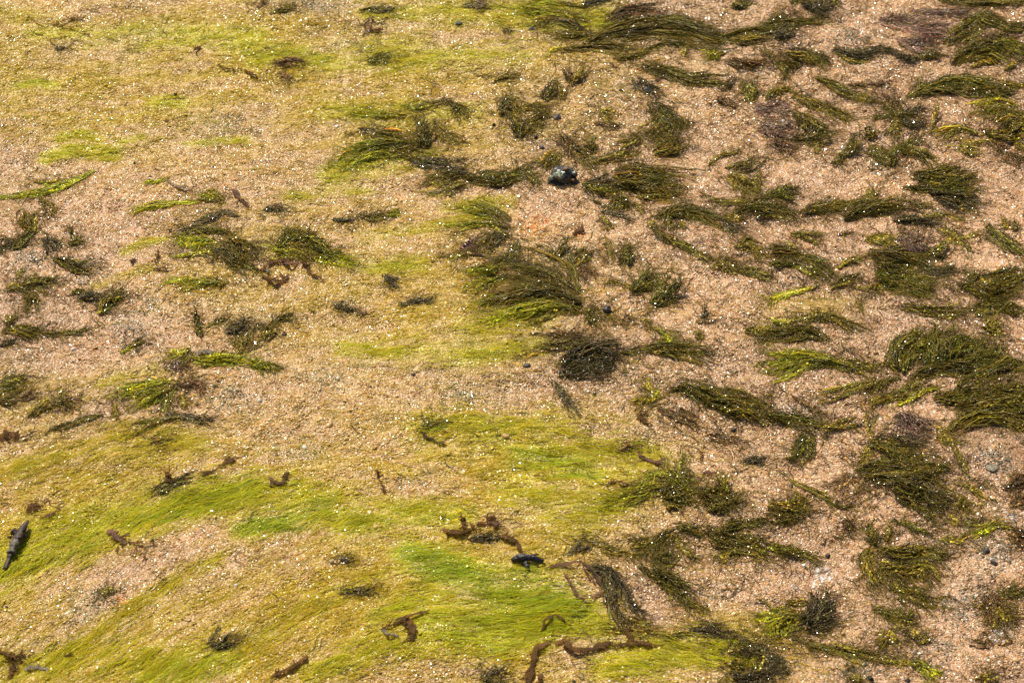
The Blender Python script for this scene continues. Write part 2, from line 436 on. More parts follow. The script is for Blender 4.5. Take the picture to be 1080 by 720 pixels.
# ------------------------------------------------------------------ algae film: where it lies, how dense, how green
# strokes in photo pixels: points, width, density, colour (0 olive yellow, 1 lime, 2 deep green)
MATS = [
 ('bright lime algae mat in a long band running past the dark twig', [(-40, 625), (40, 578), (110, 555), (180, 535), (250, 520), (310, 528), (380, 548)], 46, 1.0, 1.0),
 ('deep green patch of wet algae within the long lime band', [(140, 548), (215, 528), (270, 512)], 22, .9, 1.7),
 ('deep green algae patch below the clotted brown scrap', [(250, 556), (300, 548), (345, 532)], 28, .9, 1.8),
 ('lime algae mat leading up to the forked brown scrap', [(355, 552), (420, 540), (490, 545)], 30, .9, 1.0),
 ('humped dark green algae cushion on yellowish film', [(430, 586), (470, 602), (505, 616)], 34, 1.0, 1.8),
 ('thin lime algae streak below the humped green cushion', [(395, 655), (430, 638), (462, 622)], 22, .9, .9),
 ('green algae mat with frayed lime ends beside the curled brown scrap', [(455, 664), (520, 658), (575, 650)], 46, 1.0, 1.3),
 ('vivid green algae mat under the black stick', [(505, 622), (560, 626), (612, 642)], 46, 1.0, 1.6),
 ('lime algae mat above the wide brown ribbon', [(520, 672), (580, 662), (645, 662)], 36, .8, 1.0),
 ('yellow lime algae mat running into the matted dark weed', [(635, 704), (700, 692), (760, 684), (795, 690)], 40, 1.0, .9),
 ('olive green algae sheet on the sand below the black wet clump', [(440, 455), (500, 450), (560, 455), (640, 478), (685, 480)], 50, .75, .7),
 ('narrow deep green streak in the olive algae sheet', [(545, 478), (590, 488), (630, 500)], 22, .8, 1.7),
 ('olive lime algae sheet beside the spiky star tuft', [(550, 522), (620, 540), (665, 520)], 56, .75, .8),
 ('olive algae band sloping up beneath the sunlit comb of weed', [(-30, 508), (60, 482), (130, 462), (215, 470)], 40, .75, .35),
 ('lime tinged algae band beside the small pale scrap', [(-20, 706), (60, 696), (130, 690), (205, 702)], 38, .8, .7),
 ('lime algae patch beside the blurred dark weed speck', [(150, 718), (205, 706), (245, 698)], 28, .9, 1.1),
 ('slanting olive algae streak beside the bare pink sand', [(60, 694), (110, 660), (170, 620), (232, 588)], 22, .7, .4),
 ('long thin olive algae streak slanting over pink sand', [(250, 694), (330, 642), (420, 602)], 20, .65, .35),
 ('olive green algae streak near the faint brown strand', [(325, 714), (385, 692), (435, 680)], 30, .8, .8),
 ('green algae streak beside the straggling brown strand', [(95, 42), (180, 38), (275, 44)], 24, .6, 1.1),
 ('lime algae patch above the soft brown lump', [(265, 60), (320, 60), (352, 64)], 20, .9, 1.1),
 ('wide green algae streak under the small slate pebble', [(355, 58), (420, 60), (480, 60), (560, 54)], 30, .7, .9),
 ('lime algae sheet leading into the long dark weed swathe', [(390, 18), (460, 10), (540, 12), (640, 18)], 34, .9, .8),
 ('olive algae patch beside the straggling brown strand', [(-30, 12), (10, 18), (50, 26)], 28, .6, .6),
 ('lime algae stretch trailing from the peaked green tuft', [(345, 122), (420, 122), (500, 118)], 22, .7, .8),
 ('lime algae tongue at the foot of the peaked green tuft', [(345, 182), (400, 172), (450, 165)], 28, .9, .9),
 ('small lime algae dash beside a scrap of grey weed', [(305, 206), (350, 200), (388, 200)], 15, .8, .8),
 ('lime algae dashes joining the pale tipped shaggy tuft', [(470, 222), (500, 218), (540, 214)], 18, .8, .9),
 ('thin yellow algae streak beside the pale tipped shaggy tuft', [(380, 252), (440, 244), (525, 226)], 14, .7, .6),
 ('lime algae patch at the tapering tail of the humped tuft', [(365, 278), (400, 283), (445, 280)], 16, .9, .9),
 ('green algae streak leading to the black wet clump', [(360, 366), (430, 375), (500, 378), (575, 362)], 26, .85, .9),
 ('yellow lime algae patch under the shaggy lime fringe', [(490, 352), (550, 340), (580, 332)], 30, .7, .7),
 ('soft lime algae tuft pressed flat beside the brown strand', [(33, 38), (60, 36), (84, 35)], 14, 1.0, .9),
 ('tiny lime algae dash above the tapered lime patch', [(18, 92), (40, 89), (58, 93)], 9, 1.1, 1.0),
 ('lime algae puff beside a tiny black grain', [(160, 110), (180, 107), (194, 110)], 12, 1.2, 1.0),
 ('tapered bright lime algae patch flat on the sand', [(48, 166), (80, 158), (122, 160)], 15, 1.6, 1.05),
 ('fuzzy lime algae patch just over the tapered one', [(62, 145), (85, 141), (105, 148)], 12, 1.1, .9),
 ('faint lime algae smear beside the grey gravel patch', [(126, 150), (145, 144), (152, 142)], 9, 1.0, .9),
 ('thin green algae line under the grey gravel patch', [(195, 150), (215, 150), (265, 145)], 9, .9, 1.1),
 ('wispy lime algae drifting out from the tangled pair of tufts', [(130, 266), (150, 258), (172, 252)], 10, .9, .8),
 ('yellow algae wisp over bare sand near the red flake', [(100, 300), (130, 292), (160, 283)], 11, .7, .5),
 ('yellow olive algae wisp above the sunlit comb of weed', [(105, 402), (135, 394), (165, 386)], 12, .8, .5),
]
BLOBS = [  # broad film: cx, cy, rx, ry, tilt deg, density
 (300, 60, 330, 100, 0, .62), (150, 100, 200, 60, 0, .45), (450, 140, 130, 40, 0, .4), (440, 320, 190, 85, 0, .55), (330, 240, 130, 40, 0, .35),
 (560, 490, 150, 60, 0, .7), (480, 600, 190, 100, 10, .66), (190, 690, 240, 70, 15, .66), (70, 500, 190, 42, 12, .6),
 (60, 560, 170, 50, 14, .7), (300, 520, 160, 40, 5, .55), (330, 640, 150, 60, 22, .5), (60, 650, 80, 50, 25, .5), (560, 690, 220, 45, 0, .5),
 (30, 410, 60, 40, 0, .45), (160, 395, 70, 18, 8, .4), (380, 450, 60, 40, 0, .12), (230, 290, 70, 40, 0, .3), (700, 690, 120, 40, 0, .5), (600, 20, 60, 40, 0, .5), (855, 325, 60, 14, 4, .3), (800, 655, 60, 20, 0, .35), (-120, 100, 160, 120, 0, .5), (-100, 620, 150, 130, 10, .6)]
BARE = [(120, 620, 110, 34, 28, .85), (195, 570, 60, 14, 14, .7), (330, 590, 70, 22, 20, .35), (45, 375, 60, 30, 0, .8), (300, 660, 60, 10, 30, .5), (680, 640, 60, 60, 20, .95),
        (430, 515, 60, 16, 0, .5), (500, 425, 60, 14, 0, .6), (600, 690, 30, 20, 0, .6), (480, 705, 50, 10, 0, .6), (255, 130, 45, 18, 0, .6), (15, 170, 50, 24, 0, .7), (345, 245, 50, 18, 0, .5), (240, 200, 40, 24, 0, .4), (40, 525, 40, 8, 14, .5), (600, 400, 60, 20, 0, .7), (340, 8, 50, 14, 0, .6), (570, 215, 50, 30, 0, .8)]
def ell(px, py, b):
    a = math.radians(b[4]); dx = px - b[0]; dy = -(py - b[1])
    u = (dx * math.cos(a) + dy * math.sin(a)) / b[2]; v = (-dx * math.sin(a) + dy * math.cos(a)) / b[3]
    return np.exp(-(u * u + v * v) * 1.1)
def seg_w(px, py, pts, wd):
    best = np.full(np.shape(px), 1e9)
    for (x0, y0), (x1, y1) in zip(pts[:-1], pts[1:]):
        dx, dy = x1 - x0, y1 - y0; L2 = dx * dx + dy * dy
        t = np.clip(((px - x0) * dx + (py - y0) * dy) / L2, 0, 1)
        best = np.minimum(best, np.hypot(px - x0 - t * dx, (py - y0 - t * dy)))
    return np.exp(-(best / (wd * .5)) ** 2 * 1.1)
def flow(px, py):
    """direction of the threads in the picture (degrees, up to the right), as the ebb combed them"""
    a = 3 + 24 * sstep(400, 640, py) * sstep(560, 250, px) + 8 * sstep(240, 420, py) * sstep(350, 100, px)
    a = a + 7 * (fbm(px / 70 + 5, py / 40, 2) - .5) * 2
    a = a - 14 * sstep(560, 760, px) * sstep(100, 300, py)
    return a
def streak(px, py):
    """noise stretched along the flow"""
    a = np.radians(3 + 24 * sstep(400, 640, py) * sstep(560, 250, px))
    u = px * np.cos(a) - py * np.sin(a); v = px * np.sin(a) + py * np.cos(a)
    return .6 * fbm(u / 70 + 3, v / 13 + 8, 3) + .4 * fbm(u / 26, v / 5, 2)
def film(px, py):
    d = np.zeros(np.shape(px))
    for b in BLOBS: d = 1 - (1 - d) * (1 - b[5] * ell(px, py, b))
    for b in BARE: d = d * (1 - b[5] * ell(px, py, b))
    st = streak(px, py)
    d = d * (.40 + .62 * sstep(.3, .58, st)) * 1.38
    g = np.zeros(np.shape(px)); wsum = np.full(np.shape(px), 1e-6)
    for lb, pts, wd, de, cg in MATS:
        k = seg_w(px, py, pts, wd)
        d = np.maximum(d, de * k * (.55 + .6 * sstep(.3, .6, st)))
        g += k * k * cg; wsum += k * k
    green = g / (wsum + .12)
    return np.clip(d, 0, 1.3), green
C_OL, C_LI, C_GR = np.array([.43, .315, .006]), np.array([.47, .44, .006]), np.array([.27, .35, .005])
def film_colour(g):
    g = g[..., None]
    return np.where(g < 1, C_OL + (C_LI - C_OL) * np.clip(g, 0, 1), C_LI + (C_GR - C_LI) * np.clip(g - 1, 0, 1))

# ------------------------------------------------------------------ the sand sheet
def axis(lo, hi, step, far):
    core = list(np.arange(lo, hi + step / 2, step)); d = step; x = core[-1]; out = []
    while x < far: d *= 1.35; x += d; out.append(x)
    d = step; x = core[0]; pre = []
    while x > -far: d *= 1.35; x -= d; pre.append(x)
    return np.array(pre[::-1] + core + out)
ax = axis(-.62, .62, .0055, 90); ay = axis(-.62, .78, .0055, 90)
gx, gy = np.meshgrid(ax, ay, indexing='ij')
gz = height(gx, gy)
V = np.stack([gx, gy, gz], -1).reshape(-1, 3)
nx, ny = gx.shape
ii = np.arange(nx * ny).reshape(nx, ny)
F = np.stack([ii[:-1, :-1], ii[1:, :-1], ii[1:, 1:], ii[:-1, 1:]], -1).reshape(-1, 4)
me = mesh_np('sand', V, F, M_SAND)
near = (np.abs(V[:, 0]) < .75) & (np.abs(V[:, 1]) < .95)
st4 = np.zeros((len(V), 4), np.float32)
qx, qy = to_px(V[near]); dd, gg = film(qx, qy)
st4[near, :3] = film_colour(gg); st4[near, 3] = np.clip(dd * .85, 0, .9)
me.color_attributes.new('stain', 'FLOAT_COLOR', 'POINT').data.foreach_set('color', st4.ravel())
ground = tag(link('sand', me), 'wet coarse pinkish tan sand under the seaweed', 'sand', kind='structure')

# ------------------------------------------------------------------ sand grains (geometry nodes, one object)
GREY = [(228, 132, 34, 13), (140, 340, 22, 18), (160, 318, 14, 10), (345, 398, 26, 16), (385, 386, 10, 8), (488, 420, 14, 9), (240, 422, 26, 14), (1045, 492, 24, 16), (1046, 582, 28, 24), (905, 712, 34, 10), (1012, 640, 30, 26), (560, 140, 22, 16), (650, 92, 22, 12),
        (440, 502, 20, 10), (320, 478, 34, 14), (262, 344, 22, 16), (365, 322, 16, 7), (92, 285, 22, 12), (30, 268, 20, 10), (100, 640, 44, 20), (660, 20, 50, 12), (795, 70, 16, 9), (545, 60, 12, 8), (925, 160, 18, 16), (840, 440, 20, 12), (340, 10, 30, 10), (760, 620, 10, 10), (990, 690, 26, 18), (610, 390, 16, 8), (900, 45, 20, 12), (585, 270, 14, 14)]
ORNG = [(565, 243, 17, 10), (612, 246, 9, 5), (130, 635, 12, 7), (690, 72, 16, 6), (650, 505, 12, 6)]
PALE = [(868, 601, 14, 6), (1065, 550, 12, 5), (1055, 675, 10, 8), (840, 610, 6, 4)]
def scatter_on(o, mat):
    import bmesh
    protos = []
    for k in range(6):
        bm = bmesh.new(); bmesh.ops.create_icosphere(bm, subdivisions=2, radius=1.0)
        for v in bm.verts: v.co *= random.uniform(.84, 1.08)
        pm_ = bpy.data.meshes.new('grain'); bm.to_mesh(pm_); bm.free(); pm_.materials.append(mat)
        protos.append(bpy.data.objects.new('grain', pm_))
    ng = bpy.data.node_groups.new('scatter_grains', 'GeometryNodeTree')
    ng.interface.new_socket('Geometry', in_out='INPUT', socket_type='NodeSocketGeometry')
    ng.interface.new_socket('Geometry', in_out='OUTPUT', socket_type='NodeSocketGeometry')
    N_ = ng.nodes; L_ = ng.links
    gi = N_.new('NodeGroupInput'); go = N_.new('NodeGroupOutput')
    iop = N_.new('GeometryNodeInstanceOnPoints'); jn = N_.new('GeometryNodeJoinGeometry')
    for p in protos:
        oi = N_.new('GeometryNodeObjectInfo'); oi.inputs['Object'].default_value = p; oi.inputs['As Instance'].default_value = True
        L_.new(oi.outputs['Geometry'], jn.inputs[0])
    L_.new(jn.outputs[0], iop.inputs['Instance']); iop.inputs['Pick Instance'].default_value = True
    r = N_.new('GeometryNodeInputNamedAttribute'); r.data_type = 'FLOAT_VECTOR'; r.inputs['Name'].default_value = 'grot'
    s = N_.new('GeometryNodeInputNamedAttribute'); s.data_type = 'FLOAT_VECTOR'; s.inputs['Name'].default_value = 'gsize'
    e2r = N_.new('FunctionNodeEulerToRotation'); L_.new(r.outputs['Attribute'], e2r.inputs[0])
    L_.new(e2r.outputs[0], iop.inputs['Rotation']); L_.new(s.outputs['Attribute'], iop.inputs['Scale'])
    L_.new(gi.outputs[0], iop.inputs['Points']); L_.new(iop.outputs[0], go.inputs[0])
    md = o.modifiers.new('grains', 'NODES'); md.node_group = ng
def grains():
    sp = 0.00132
    X, Y = np.meshgrid(np.arange(-.60, .60, sp), np.arange(-.60, .74, sp))
    X = X.ravel() + rng.uniform(-.5, .5, X.size) * sp; Y = Y.ravel() + rng.uniform(-.5, .5, Y.size) * sp
    P = np.stack([X, Y, np.zeros_like(X)], 1)
    px, py = to_px(P)
    keep = (px > -90) & (px < 1170) & (py > -60) & (py < 790)
    P = P[keep]; px = px[keep]; py = py[keep]; N = len(P)
    coarse = fbm(px / 45 + 50, py / 30 + 4, 2)
    size = np.exp(rng.normal(0, .28, N)) * .00072 * (.8 + .45 * coarse)
    big = rng.random(N) < .012
    size[big] *= rng.uniform(1.25, 1.75, big.sum())
    P[:, 2] = height(P[:, 0], P[:, 1]) + rng.uniform(-.0004, .0001, N)
    pal = np.array([(.49, .288, .140), (.54, .345, .170), (.42, .232, .106), (.53, .395, .225), (.54, .23, .055), (.22, .18, .13), (.04, .037, .032), (.62, .54, .42), (.22, .11, .05)])
    pr = np.array([.30, .22, .16, .09, .08, .06, .025, .04, .025]); pr /= pr.sum()
    ci = rng.choice(len(pal), N, p=pr)
    c = pal[ci] * .56 + (pr[:, None] * pal).sum(0) * .44
    gm = np.zeros(N)
    for b in GREY: gm = np.maximum(gm, ell(px, py, (*b, 0)))
    sel = rng.random(N) < gm * .8
    gp = np.array([(.20, .17, .115), (.12, .107, .07), (.31, .265, .19), (.07, .06, .04), (.17, .15, .085)])
    c[sel] = gp[rng.integers(0, 5, sel.sum())]
    om = np.zeros(N)
    for b in ORNG: om = np.maximum(om, ell(px, py, (*b, 0)))
    sel = rng.random(N) < om * .72
    op = np.array([(.55, .16, .035), (.52, .23, .08), (.45, .13, .035), (.58, .28, .11)]); c[sel] = op[rng.integers(0, 4, sel.sum())]
    size[sel] *= 1.25
    pm = np.zeros(N)
    for b in PALE: pm = np.maximum(pm, ell(px, py, (*b, 0)))
    sel = rng.random(N) < pm * .8; c[sel] = (.66, .61, .60)
    tone = (fbm(px / 120 + 7, py / 80 + 90, 3) - .5)
    c = c * np.exp(tone[:, None] * .7) * np.exp(rng.normal(0, .16, (N, 1)))
    d, g = film(px, py)
    fc = film_colour(g)
    f = np.clip(d * 1.25 * (.8 + .4 * rng.random(N)), 0, .96)[:, None]
    f = f * np.where(rng.random((N, 1)) < .12, .25, 1.0)
    c = c * (1 - f) + (fc * .88 + c * np.array([.5, .42, .02]) * .3) * f
    c = np.clip(c * np.array([1.0, .98, .90]), .004, .8)
    me = bpy.data.meshes.new('sand_grains')
    me.vertices.add(N); me.vertices.foreach_set('co', P.astype(np.float32).ravel())
    def fa(nm, typ, arr, key):
        me.attributes.new(nm, typ, 'POINT').data.foreach_set(key, np.ascontiguousarray(arr, np.float32).ravel())
    fa('gcol', 'FLOAT_COLOR', np.concatenate([c, np.ones((N, 1))], 1), 'color')
    wet = fbm(px / 38 + 21, py / 24 + 60, 3)
    fa('grough', 'FLOAT', np.clip(rng.normal(.27, .07, N) + (.5 - wet) * .55, .1, .55), 'value')
    fa('grot', 'FLOAT_VECTOR', np.stack([rng.normal(0, .42, N), rng.normal(0, .42, N), rng.uniform(0, 6.283, N)], 1), 'vector')
    fa('gsize', 'FLOAT_VECTOR', size[:, None] * np.exp(rng.normal(0, .16, (N, 3))) * np.array([1.08, 1.08, .6]), 'vector')
    me['n'] = N
    o = link('sand_grains', me)
    scatter_on(o, M_GRAIN)
    tag(o, 'loose wet grains of tan, orange, grey and white sand', 'sand', kind='stuff')
    print('grains', N)
grains()

# ------------------------------------------------------------------ algae threads lying on the grains
def threads(px, py, g, lmin, lmax, hw0, zlo, zhi, K=5, bright=.25):
    N = len(px)
    P0 = ray_to(px, py, np.zeros(N))
    a = np.radians(flow(px, py) + rng.normal(0, 7, N))
    q = ray_to(px + 10 * np.cos(a), py - 10 * np.sin(a), np.zeros(N))
    D = q - P0; D[:, 2] = 0; D /= np.linalg.norm(D, axis=1, keepdims=True)
    Nn = np.stack([-D[:, 1], D[:, 0], np.zeros(N)], 1)
    L = rng.uniform(lmin, lmax, (N, 1)); s = np.linspace(-.5, .5, K)[None]
    C = P0[:, None] + D[:, None] * (L * s)[..., None]
    wob = rng.normal(0, .06, (N, 1)) * L * np.cos(s * rng.uniform(3, 9, (N, 1)) + rng.uniform(0, 6, (N, 1)))
    C += Nn[:, None] * wob[..., None]
    C[..., 2] = height(C[..., 0], C[..., 1]) + rng.uniform(zlo, zhi, (N, 1)) + .0004 * np.sin(s * 14 + rng.uniform(0, 6, (N, 1)))
    hw = hw0 * rng.uniform(.6, 1.4, (N, 1)) * (1 - .75 * (2 * s) ** 2)
    c = film_colour(g)[:, None] * 1.18 * np.exp(rng.normal(0, bright, (N, 1, 1))) * np.exp(rng.normal(0, .08, (N, 1, 3)))
    return tubes(C, hw, hw, np.repeat(c, K, 1), 2)
def film_threads():
    N = 150000
    px = rng.uniform(-60, 1140, N); py = rng.uniform(-50, 780, N)
    d, g = film(px, py)
    k = rng.random(N) < d * .45
    px, py, g = px[k], py[k], g[k]
    V, F, c = threads(px, py, g, .008, .024, .00020, .0006, .0012, bright=.16)
    o = link('algae_film', mesh_np('algae_film', V, F, M_FILM, c))
    tag(o, 'yellow olive film of fine algae threads spread thinly over the sand', 'algae', kind='stuff')
    print('film threads', len(px))
film_threads()
for lb, pts, wd, de, cg in MATS:
    P = np.array(pts, float)
    ln = np.linalg.norm(np.diff(P, axis=0), axis=1).sum()
    N = int(ln * wd * .17 * de)
    sp_ = spline(P, 60); t = np.clip((rng.beta(1.5, 1.5, N) * 60).astype(int), 0, 59)
    ends = np.sin(np.clip(t / 59, .02, .98) * math.pi) ** .35
    px = sp_[t, 0] + rng.normal(0, 5, N); py = sp_[t, 1] + rng.normal(0, .40, N) * wd * ends
    d, g = film(px, py)
    st_ = streak(px * 1.0 + 300, py * 1.3)
    k = rng.random(N) < np.clip(d * 1.2, .05, 1) * (.15 + .85 * sstep(.38, .62, st_)); px, py = px[k], py[k]
    g = np.clip(np.full(len(px), cg) + rng.normal(0, .28, len(px)), 0, 2)
    V, F, c = threads(px, py, g, .009, .03 if wd > 16 else .018, .00021, .0006, .0010 + .00003 * min(wd, 36), bright=.2)
    r0 = ground_at(P[0:1, 0], P[0:1, 1])[0]
    tag(link('algae_mat', mesh_np('algae_mat', V - r0, F, M_FILM, c), None, r0), lb, 'algae')


